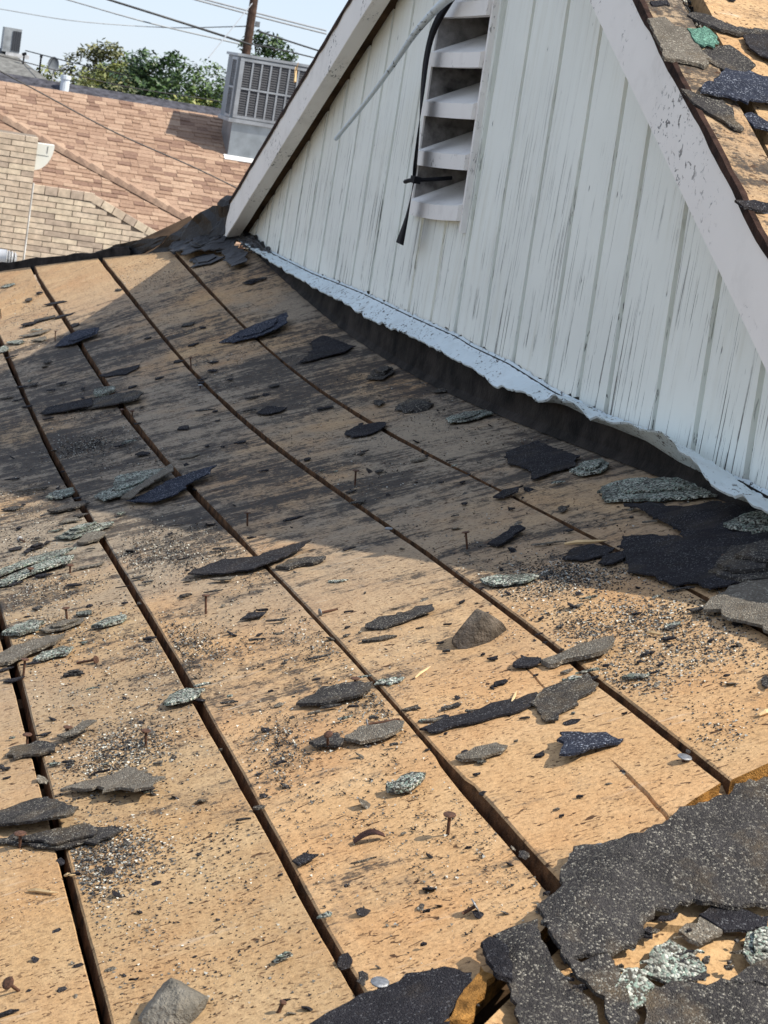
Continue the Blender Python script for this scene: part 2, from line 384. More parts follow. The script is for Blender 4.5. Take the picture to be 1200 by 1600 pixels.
def build_plank(i):
    tu, td = edges_t[i], edges_t[i+1]
    ye_u = NEAR_END.get(i, (.9, .8))[0]; ye_d = NEAR_END.get(i, (.9, .8))[1]
    yf = min(hip_far(tu*CA), hip_far(td*CA)) - .03
    cr = [(crack_path(p), w) for p, w in CRACKS.get(i, [])]
    ny = 150 if i < 6 else 40
    rows = []; th = .019
    lift = .0012 * ((i*7) % 3 - 1)
    for k in range(ny+1):
        f = k/ny; f2 = f**1.35
        rowy = []
        xs = lambda y: (plank_x(tu, y, 1, i-1 if i else -5), plank_x(td, y, -1, i))
        y_mid = ye_u + (yf-ye_u)*f2
        xu, xd = xs(y_mid)
        cols = [xu, xu-.0001, xu - .0016, xu*.8+xd*.2]
        c = None
        for path, w in cr:
            if path[0][1] - .02 <= y_mid <= path[-1][1] + .02:
                s = (y_mid - path[0][1]) / max(1e-6, path[-1][1] - path[0][1])
                ww = w * max(0, min(1, s*5+.3, (1-s)*5+.3)); cx = lerp_path(path, y_mid) + .0016*sgn_noise(y_mid*45, i, 3)
                c = (cx, ww)
        if c is None: c = ((lerp_path(cr[0][0], y_mid) if cr else xu*.5+xd*.5), 0)
        cx, ww = c; cx = min(xu-.02, max(xd+.02, cx))
        cols += [cx + ww/2 + .0002, cx, cx - ww/2 - .0002, xu*.2+xd*.8, xd+.0016, xd+.0001, xd]
        row = []
        for j, x in enumerate(cols):
            q = (xu - x) / max(1e-6, xu - xd)
            y = y_mid
            # near end runs skew and splintered
            e0 = ye_u + (ye_d-ye_u)*q + (.012*sgn_noise(q*9, i*3.3, 4.0) if i == 2 else .004*sgn_noise(q*7, i, 1))
            e1 = hip_far(x) - .012
            y = e0 + (e1 - e0)*f2
            z = zdeck1(x, y) + lift
            if j in (0, 10): z -= th
            elif j in (1, 9): z -= .0016 + .0008*sgn_noise(y*30, i, j)
            elif j == 5 and ww > .0003: z -= min(.014, ww*4)
            else: z += .0008*sgn_noise(x*14, y*9, i)
            row.append((x, y, z))
        rows.append(row)
    mb = MB(); mb.grid(rows, 0)
    n = len(rows[0])
    mb.m = [2 if (k % (n-1)) in (0, n-2) else 0 for k in range(len(mb.f))]
    # ends
    for r, fl in ((0, False), (len(rows)-1, True)):
        base = len(mb.v)
        top = rows[r][1:10]; mb.v += [Vector(p) for p in top] + [Vector((p[0], p[1], zdeck1(p[0], p[1]) + lift - th)) for p in top]
        for a in range(8):
            q = (base+a, base+a+1, base+9+a+1, base+9+a); mb.f.append(q if fl else q[::-1]); mb.m.append(1)
    return mb.build('plank', [WOOD, CUTWOOD, OLDEDGE], frame)
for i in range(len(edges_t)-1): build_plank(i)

# ---- near hip plane planks (run across, beyond the hip)
for k in range(5):
    y1 = 1.62 - k*.19; y0 = y1 - .182
    rows = []
    for a in range(21):
        x = -.05 + a*.12
        row = []
        for yy in (y0, y0+.002, y0+.09, y1-.002, y1):
            xx = (yy - HIPY + .015) + (a/20)*2.4
            z = (yy - HIPY)*TA + _ext(SAG, min(yy, 1.6)) - .012
            row.append((xx, yy, z))
        row = [(row[0][0], row[0][1], row[0][2]-.019)] + row + [(row[-1][0], row[-1][1], row[-1][2]-.019)]
        rows.append(row)
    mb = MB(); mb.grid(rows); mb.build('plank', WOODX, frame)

# ---- flashing strip that closes the far hip, blackened to paint its shadow band
mb = MB()
rows = []
for i in range(40):
    x = -.30 - i*.02; y = hip_far(x) + .004
    z = zdeck1(x, y-.02); h = .022 + .012*sgn_noise(x*14, 0, 7) + .006*sgn_noise(x*60, 2, 7)
    rows.append([(x, y-.010, z-.03), (x, y-.010, z+h*.55), (x-.006, y+.004, z+h), (x-.004, y+.016, z+h), (x, y+.03, z-.03)])
mb.grid(rows); mb.build('hip_edging', plain('shadow_black_edging', (.03, .027, .027), .75, .7, 22, .6), house)

# ---- gable wall
def rake_in(y): return RA + .005 - .115 - RM*abs(y-RY)     # underside line of the rake boards
SB = [(392, 377), (438, 400), (497, 429), (576, 460), (647, 494), (726, 529), (750, 544), (808, 571), (879, 615), (950, 650), (1029, 681), (1083, 715), (1171, 756)]
sbp = sorted([(p.y, p.z) for p in (at_x(u, v, 0) for u, v in SB)])
VY0, VY1, VZ0, VZ1 = 3.935, 4.325, .308, .83
def siding_bottom(y):
    if y <= sbp[0][0]: return sbp[0][1] + .002
    for (a, za), (b, zb) in zip(sbp, sbp[1:]):
        if a <= y <= b: return za + (zb-za)*(y-a)/(b-a)
    return sbp[-1][1]
mb = MB()
rows = []
for i in range(60):
    y = 1.78 + i*(6.34-1.78)/59
    rows.append([(.012, y, min(siding_bottom(y), rake_in(y))-.10), (.012, y, siding_bottom(y)), (.012, y, max(siding_bottom(y), rake_in(y)+.05))])
mb.grid(rows)
mb.f = [f for f in mb.f if not (VY0-.02 < sum(mb.v[i].y for i in f)/4 < VY1+.06 and max(mb.v[i].z for i in f) > VZ0+.05)]; mb.m = [0]*len(mb.f)
gwall = mb.build('gable_wall', CHANNEL, house)
def lean(y): return .075*(1 - (y-2.6)/3.4)*1.15 - .02      # boards lean a little, as in the photo
def siding_board(ya, yb, seed):
    """ya<yb at the foot; several rows up to the rake line"""
    def column(za_f, zb_f, nz=14):
        rows = []
        ch = .0075
        for k in range(nz+1):
            f = k/nz; row = []
            for e, yy in [(0, ya+ch), (1, ya+ch+.0015)] + [(2, ya + ch + (yb-ya-2*ch)*q_/12) for q_ in range(1, 12)] + [(3, yb-ch-.0015), (4, yb-ch)]:
                z0 = za_f(yy); z1 = max(z0+.002, zb_f(yy)); z = z0 + (z1-z0)*f
                y = yy + lean(yy)*(z-.1)/.6*(1.5 if seed > 35 else 1) + (.0012*sgn_noise(z*9, seed, e) if e != 2 else 0)
                x = -.011 + .0012*sgn_noise(z*4, seed*3, 5)
                if e in (0, 4): x = .0115
                elif e in (1, 3): x += .0015
                row.append((x, y, z))
            rows.append(row)
        mb = MB(); mb.grid(rows)
        b0 = len(mb.v); r = rows[0]
        mb.v += [Vector(p) for p in r] + [Vector((.0118, p[1], p[2])) for p in r]
        for a in range(len(r)-1): mb.f.append((b0+a, b0+a+1, b0+len(r)+a+1, b0+len(r)+a)); mb.m.append(0)
        return mb.build('siding_board', SIDING, gwall)
    foot = lambda y: siding_bottom(y) + .004 + .009*sgn_noise(y*23, seed, 1) + .008*sgn_noise(y*75, seed, 2) + .010*max(0, sgn_noise(y*31, 3, seed)-.25)
    if ya < VY1-.03 and yb > VY0+.03:
        column(foot, lambda y: VZ0 + .01, 8)
        column(lambda y: VZ1 - .01, lambda y: rake_in(y)+.03, 3)
        if ya < VY0 - .02: siding_board(ya, VY0 - .004, seed + 40)
        if yb > VY1 + .02: siding_board(VY1 + .018, yb, seed + 50)
    elif rake_in((ya+yb)/2) + .03 > siding_bottom((ya+yb)/2):
        column(foot, lambda y: rake_in(y)+.03)
gro = [1.90, 2.085, 2.27, 2.455, 2.64, 2.80, 3.0, 3.135, 3.30, 3.495, 3.70]
while gro[-1] < 6.2: gro.append(gro[-1] + .185 + .006*sgn_noise(gro[-1]*7, 1, 1))
for i, (a, b) in enumerate(zip(gro, gro[1:])): siding_board(a, b, i+1)

# ---- louvred vent
vent = MB()
fx0, fx1 = -.022, .16
def vl(z): return .09*(z-.3)                                  # follows the lean of the boards
for (a, b) in ((VY0-.012, VY0), (VY1, VY1+.012)):
    vent.hexa([(fx0, a+vl(VZ0), VZ0-.02), (fx1, a+vl(VZ0), VZ0-.02), (fx1, b+vl(VZ0), VZ0-.02), (fx0, b+vl(VZ0), VZ0-.02),
               (fx0, a+vl(VZ1), VZ1), (fx1, a+vl(VZ1), VZ1), (fx1, b+vl(VZ1), VZ1), (fx0, b+vl(VZ1), VZ1)])
vent.hexa([(fx0-.001, VY0-.012+vl(VZ1), VZ1+.001), (fx1, VY0-.012+vl(VZ1), VZ1+.001), (fx1, VY1+.012+vl(VZ1), VZ1+.001), (fx0-.001, VY1+.012+vl(VZ1), VZ1+.001),
           (fx0-.001, VY0-.012+vl(VZ1), VZ1+.02), (fx1, VY0-.012+vl(VZ1), VZ1+.02), (fx1, VY1+.012+vl(VZ1), VZ1+.02), (fx0-.001, VY1+.012+vl(VZ1), VZ1+.02)])
vent = vent.build('louvre_vent', VENTP, house)
mb = MB(); mb.box(.14, .15, VY0-.05, VY1+.12, VZ0-.02, VZ1+.02)
for yy in (VY0+.001, VY1-.004):
    mb.hexa([(-.019, yy+vl(VZ0), VZ0), (.139, yy+vl(VZ0), VZ0), (.139, yy+.002+vl(VZ0), VZ0), (-.019, yy+.002+vl(VZ0), VZ0),
             (-.019, yy+vl(VZ1), VZ1), (.139, yy+vl(VZ1), VZ1), (.139, yy+.002+vl(VZ1), VZ1), (-.019, yy+.002+vl(VZ1), VZ1)])
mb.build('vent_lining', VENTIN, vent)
for k in range(5):
    z = VZ0 + .003 + k*.1015; tilt = (.024, .018, .013, .010, .008)[k]
    rows = []
    for a in range(9):
        f = a/8; y = VY0 + .002 + (VY1-VY0-.004)*f + vl(z); dz = tilt*(.5-f) + (-.004*sin(f*pi) if k == 0 else -.001*sin(f*pi))
        # front lip, top sloping up and in, underside
        rows.append([(-.030, y, z-.014+dz), (-.030, y, z+.016+dz), (-.026, y, z+.018+dz), (.130, y, z+.092+dz*.4), (.130, y, z+.078+dz*.4), (-.004, y, z-.012+dz)])
    mb = MB(); mb.grid(rows, 0, True)
    n0 = 0; mb.f.append(tuple(range(6))); mb.m.append(0); e = 8*6; mb.f.append(tuple(e+j for j in reversed(range(6)))); mb.m.append(0)
    mb.build('slat', VENTP, vent)

# ---- rake boards
def rake(y0, y1, name='rake_board'):
    rows = []
    n = 40
    for i in range(n+1):
        y = y0 + (y1-y0)*i/n; zt = RA + .004 - RM*abs(y-RY); h = .112 + .0015*sgn_noise(y*9, y0, 3); wx = .0012*sgn_noise(y*5, y0, 8)
        rows.append([(-.080+wx, y, zt-h), (-.080+wx, y, zt-.003), (-.077+wx, y, zt), (-.040, y, zt), (-.040, y, zt-h+.003), (-.077+wx, y, zt-h-.0015)])
    mb = MB(); mb.grid(rows, 0, True)
    mb.f.append(tuple(range(6))); mb.m.append(0); e = n*6; mb.f.append(tuple(e+j for j in reversed(range(6)))); mb.m.append(0)
    return mb.build(name, TRIM, house)
rake(1.62, RY-.002); rake(RY+.002, 6.42)
# dark, ragged top edge of the rakes
def rake_edge(y0, y1):
    rows = []
    n = 90
    for i in range(n+1):
        y = y0 + (y1-y0)*i/n; zt = RA - RM*abs(y-RY); h = .010 + .004*sgn_noise(y*25, y0, 3) + .003*sgn_noise(y*80, y0, 1)
        d = .012 + .006*sgn_noise(y*18, y0, 6)
        rows.append([(-.0835, y, zt+.006-d), (-.0835, y, zt+.002+h*.6), (-.076+.003*sgn_noise(y*30, 1, 1), y, zt+.003+h*.6), (-.070, y, zt-.002)])
    mb = MB(); mb.grid(rows); mb.build('rake_edging', plain('dark_rake_edge', (.055, .030, .022), .85, .6, 25, .6), house)
rake_edge(1.7, RY-.003); rake_edge(RY+.003, 6.40)

# ---- wall-base flashing: dark skirt and painted, ragged lip
LIP = [(413, 404), (447, 425), (497, 454), (538, 475), (584, 504), (647, 529), (700, 558), (742, 579), (775, 604), (817, 617), (846, 627), (892, 629), (925, 654), (950, 662), (992, 667), (1046, 687), (1075, 717), (1100, 746), (1142, 777), (1162, 783)]
lp = []
for u, v in LIP:
    x = -.050
    if u > 900: x = -.050 - .035*smoothstep((u-900)/220)
    p = at_x(u, v, x); lp.append((p.y, p.x, p.z))
lp.sort()
def lip_edge(y):
    if y <= lp[0][0]: a, b, t = lp[0], lp[0], 0
    elif y >= lp[-1][0]: a, b, t = lp[-1], lp[-1], 0
    else:
        for a, b in zip(lp, lp[1:]):
            if a[0] <= y <= b[0]: t = (y-a[0])/(b[0]-a[0]); break
    return a[1]+(b[1]-a[1])*t, a[2]+(b[2]-a[2])*t
rows = []; rows2 = []
n = 420
for i in range(n+1):
    y = 2.12 + (6.22-2.12)*i/n
    ex, ez = lip_edge(y); ez += .007*sgn_noise(y*12, 0, 1) + .0025*sgn_noise(y*90, 1, 1) + .010*max(0, sgn_noise(y*19, 7, 1)); ez = max(ez, zdeck1(ex, y)+.006)
    sz = siding_bottom(y) + .006
    mid = .012*sgn_noise(y*7, 3, 3)
    r = [(-.0125, y, sz-.000+.004*sgn_noise(y*40, 2, 2)), (-.019, y, sz-.010+.002*sgn_noise(y*60, 5, 2)), (ex*.45, y, sz*.6+ez*.4+.002+mid*.4+.004*sgn_noise(y*34, 5, 5)), (ex*.75, y, sz*.3+ez*.7+.002+.006*sgn_noise(y*26, 8, 5)), (ex-.002, y, ez+.003), (ex, y, ez)]
    rows.append(r + [(ex+.002, y, ez+.0005), (-.017, y, sz-.016)])
    rows2.append([(-.0165, y, sz-.004), (-.0185+.004*sgn_noise(y*3, 0, 0), y, sz*.5+zdeck1(0, y)*.5), (-.020+.003*sgn_noise(y*8, 0, 5), y, zdeck1(-.02, y)+.012), (-.028+.004*sgn_noise(y*20, 4, 5), y, zdeck1(-.028, y)+.0015)])
mb = MB(); mb.grid(rows2); skirt = mb.build('flashing', SKIRT, house)
mb = MB(); mb.grid(rows); mb.build('painted_lip', LIPP, skirt)

# ---- main roof, the slope that runs down beyond the near rake (planks run into the house)
mbf = MB()
for x in (.10, .5, .9, 1.3):
    mbf.hexa([(x, 1.7, zmain(0, 1.7)-.17), (x+.04, 1.7, zmain(0, 1.7)-.17), (x+.04, RY, RA-.17), (x, RY, RA-.17),
              (x, 1.7, zmain(0, 1.7)-.045), (x+.04, 1.7, zmain(0, 1.7)-.045), (x+.04, RY, RA-.045), (x, RY, RA-.045)])
mbf.grid([[(-.038, 1.6, zmain(0, 1.6)-.08), (2.2, 1.6, zmain(0, 1.6)-.08)], [(-.038, RY, RA-.08), (2.2, RY, RA-.08)], [(-.038, 6.3, zmain(0, 6.3)-.08), (2.2, 6.3, zmain(0, 6.3)-.08)]])  # sheet added beneath to stop sunlight leaking between the planks
mframe = mbf.build('main_roof_frame_and_blackout', RAFTER, house)
def slope_plank(x0, x1, y0, y1, dz, th, par, mat, name='plank'):
    rows = []; n = 24
    for i in range(n+1):
        x = x0 + (x1-x0)*i/n
        w0 = .002*sgn_noise(x*5, y0, 1); w1 = .002*sgn_noise(x*5, y1, 2)
        rows.append([(x, y0+w0, zmain(x, y0)+dz-th), (x, y0+w0, zmain(x, y0)+dz-.0015), (x, y0+w0+.0016, zmain(x, y0)+dz), (x, (y0+y1)/2, zmain(x, (y0+y1)/2)+dz+.001), (x, y1+w1-.0016, zmain(x, y1)+dz), (x, y1+w1, zmain(x, y1)+dz-th)])
    mb = MB(); mb.grid(rows)
    b0 = len(mb.v); r = rows[0]; mb.v += [Vector(p) for p in r]; mb.f.append(tuple(b0+k for k in reversed(range(6)))); mb.m.append(0)
    return mb.build(name, mat, par)
yy = RY - .004; k = 0
while yy > 1.75:
    y1 = yy; y0 = yy - .168
    x0 = (.004, .012, .008, .020, .034, .040, .028, .02)[k % 8]
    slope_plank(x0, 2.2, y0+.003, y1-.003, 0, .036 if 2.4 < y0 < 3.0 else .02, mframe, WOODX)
    yy = y0; k += 1
yy = RY + .004
for k in range(13):
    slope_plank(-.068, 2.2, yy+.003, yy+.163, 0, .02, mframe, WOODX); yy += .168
# bare verge strip along the rake, in two lengths
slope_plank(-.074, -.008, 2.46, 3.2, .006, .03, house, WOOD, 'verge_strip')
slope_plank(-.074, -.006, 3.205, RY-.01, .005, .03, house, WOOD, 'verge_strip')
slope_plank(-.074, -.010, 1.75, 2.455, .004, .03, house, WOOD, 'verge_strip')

# ---- hanging cable, strap and tie on the gable
def spline(pts, n=12):
    P = [Vector(p) for p in pts]; out = []
    P = [P[0]*2-P[1]] + P + [P[-1]*2-P[-2]]
    for i in range(1, len(P)-2):
        for k in range(n):
            t = k/n; a, b, c, d = P[i-1:i+3]
            out.append(.5*((2*b) + (c-a)*t + (2*a-5*b+4*c-d)*t*t + (3*b-a-3*c+d)*t**3))
    out.append(P[-2]); return out
pts = [at_x(u, v, x) for u, v, x in ((770, -60, -.03), (735, -28, -.045), (712, -10, -.06), (688, 8, -.07), (650, 50, -.08), (610, 108, -.09), (570, 162, -.10), (525, 217, -.11))]
sp = spline(pts)
mb = MB(); mb.tube(sp, [.0095 - .0046*smoothstep((i/len(sp)-.25)/.6) for i in range(len(sp))], 8)
c = mb.build('cable', paint_mat('painted_cable', (.66, .74, .77), (.25, .25, .25), 1.0, along='X'), None, True)
tag(c, 'pale painted stub of cable hanging in front of the mint siding', 'cable')
pts = [at_x(u, v, x) for u, v, x in ((745, -50, -.03), (720, -22, -.045), (702, 2, -.05), (679, 45, -.055), (667, 90, -.055), (660, 150, -.055), (655, 200, -.055), (650, 250, -.055), (647, 283, -.055), (644, 300, -.055), (636, 340, -.055), (625, 381, -.055))]
sp = spline(pts)
strap = empty('hanging_strap', sp[-1]); tag(strap, 'black flat plastic strap with a cable tie beside the louvre vent', 'strap')
rows = []
for i, p in enumerate(sp):
    f = i/len(sp); ang = .5 + 1.6*f
    w = .009 + .011*smoothstep((f-.3)/.2)*(1-smoothstep((f-.66)/.10)) - .004*exp(-((f-.74)/.03)**2) + .006*smoothstep((f-.8)/.2)
    a = Vector((-.35*sin(ang*3), 1, 0)).normalized()*w*2.1
    rows.append([p-a, p-a+Vector((-.0015, 0, 0)), p+a+Vector((-.0015, 0, 0)), p+a])
mb = MB(); mb.grid(rows, 0, True); mb.build('strap_band', BLACKPL, strap, True)
t0 = [at_x(u, v, x) for u, v, x in ((633, 284, -.058), (640, 282, -.068), (650, 281, -.070), (660, 281, -.06), (680, 280, -.035), (706, 278, .0))]
mb = MB(); mb.tube(spline(t0, 6), .0045, 6); h = t0[2]; mb.hexa([p + h - Vector((0, 0, 0)) for p in boxv(-.008, .006, -.016, .016, -.007, .007)])
mb.build('cable_tie', BLACKPL, strap)

# ================================================================== LOOSE THINGS ON THE ROOF
ORD = ['plank against the gable flashing', 'second plank from the gable flashing', 'third plank from the gable flashing', 'fourth plank from the gable flashing', 'fifth plank from the gable flashing', 'sixth plank from the gable flashing']
def lit(x, y):
    k = (-.08 - x)/SDIR.x; q = Vector((x, y, zdeck(x, y))) + SDIR*k
    return q.z > zmain(0, q.y)
def where(x, y):
    if y < HIPY + x + .04: return 'among the shingle sheets at the hip'
    t = -x/CA
    for n_, gq in enumerate(GAPS):
        if abs(t-gq) < .012: return 'over the plank joint below the ' + ORD[n_].split(' ')[0].replace('plank', 'uppermost') + ' plank' + (' in full sun' if lit(x, y) else ' in the gable shadow')
    n_ = sum(1 for gq in GAPS if t > gq)
    return 'on the ' + ORD[n_] + (' in full sun' if lit(x, y) else ' in shadow')
def jag_outline(P, step, amp, seed):
    """subdivide a closed outline and tear it"""
    out = []; n = len(P); r = random.Random(int(seed*977)+3)
    for i in range(n):
        a, b = P[i], P[(i+1) % n]; d = hypot(b[0]-a[0], b[1]-a[1]); k = max(1, min(30, int(d/step)))
        ex, ey = (b[1]-a[1])/max(d, 1e-6), -(b[0]-a[0])/max(d, 1e-6)
        for j in range(k):
            t = (j + (r.uniform(-.3, .3) if j else 0))/k; x = a[0]+(b[0]-a[0])*t; y = a[1]+(b[1]-a[1])*t
            o = amp*(1.5*sgn_noise(x*38, y*38, seed) + .9*r.uniform(-1, 1)) - (amp*3.2*r.random() if r.random() < .10 else 0)
            o = max(-.35*d, min(.35*d, o))
            out.append((x + ex*o, y + ey*o*1.4))
    return out
def sheet(name, P2, surf, mat, th=.0035, base=.001, curl=.0, tilt=(0, 0), rough=.0015, seed=0, step=.0075, amp=.0022, cuts=1, parent=None, layers=1):
    """a torn piece of shingle lying on a surface: outline P2 in plan, real thickness"""
    th *= .62
    bm = bmesh.new()
    cx = sum(p[0] for p in P2)/len(P2); cy = sum(p[1] for p in P2)/len(P2)
    R = max(hypot(p[0]-cx, p[1]-cy) for p in P2)
    for L in range(layers):
        if L == 0: Q = P2
        else:
            s = .78 - .16*L; ox = R*.16*sgn_noise(seed, L, 1)*1.5; oy = R*.2*sgn_noise(seed, L, 2)*1.5
            Q = [(cx+(p[0]-cx)*s*(1+.25*sgn_noise(p[0]*20, p[1]*20, seed+L))+ox, cy+(p[1]-cy)*s+oy) for p in P2]
        O = jag_outline(Q, step, amp, seed+L*7)
        def zz(x, y):
            u, w = (x-cx)/R, (y-cy)/R
            return surf(x, y) + base + L*(th+.0012) + curl*R*(u*u*.8 + w*w*.3) + max(0, (tilt[0]*u + tilt[1]*w + abs(tilt[0])*.6 + abs(tilt[1])*.6))*R + rough*(1+sgn_noise(x*18, y*18, seed)) + rough*.6*(1+sgn_noise(x*60, y*60, seed))
        vs = [bm.verts.new((x, y, 0)) for x, y in O]
        try: f = bm.faces.new(vs)
        except ValueError: continue
        if f.normal.z < 0: f.normal_flip()
        f.normal_update()
        if f.normal.z < 0: f.normal_flip()
        r = bmesh.ops.triangulate(bm, faces=[f])
        fs = r['faces']
        for _ in range(cuts):
            ed = list({e for ff in fs for e in ff.edges if len([q for q in e.link_faces]) > 0 and e.calc_length() > step*1.2})
            rr = bmesh.ops.subdivide_edges(bm, edges=ed, cuts=1, use_grid_fill=False)
            allv = {v for v in vs}; fs = [ff for ff in bm.faces if ff.is_valid and all(abs(v.co.z) < 1e-9 for v in ff.verts)]
            r = bmesh.ops.triangulate(bm, faces=[ff for ff in fs if len(ff.verts) > 3]); fs = [ff for ff in bm.faces if all(abs(v.co.z) < 1e-9 for v in ff.verts)]
        for ff in fs:
            ff.normal_update()
        ret = bmesh.ops.extrude_face_region(bm, geom=fs)
        topv = [e for e in ret['geom'] if isinstance(e, bmesh.types.BMVert)]
        ts = set(topv)
        botv = {v for ff in fs if ff.is_valid for v in ff.verts} - ts
        for v in botv: v.co.z = zz(v.co.x, v.co.y)
        for v in topv: v.co.z = zz(v.co.x, v.co.y) + th
    return bm_obj(name, bm, mat, parent)

def unproj(poly, surf):
    f = deck if surf is zdeck else main_roof
    return [(p.x, p.y) for p in (f(u, v) for u, v in poly)]
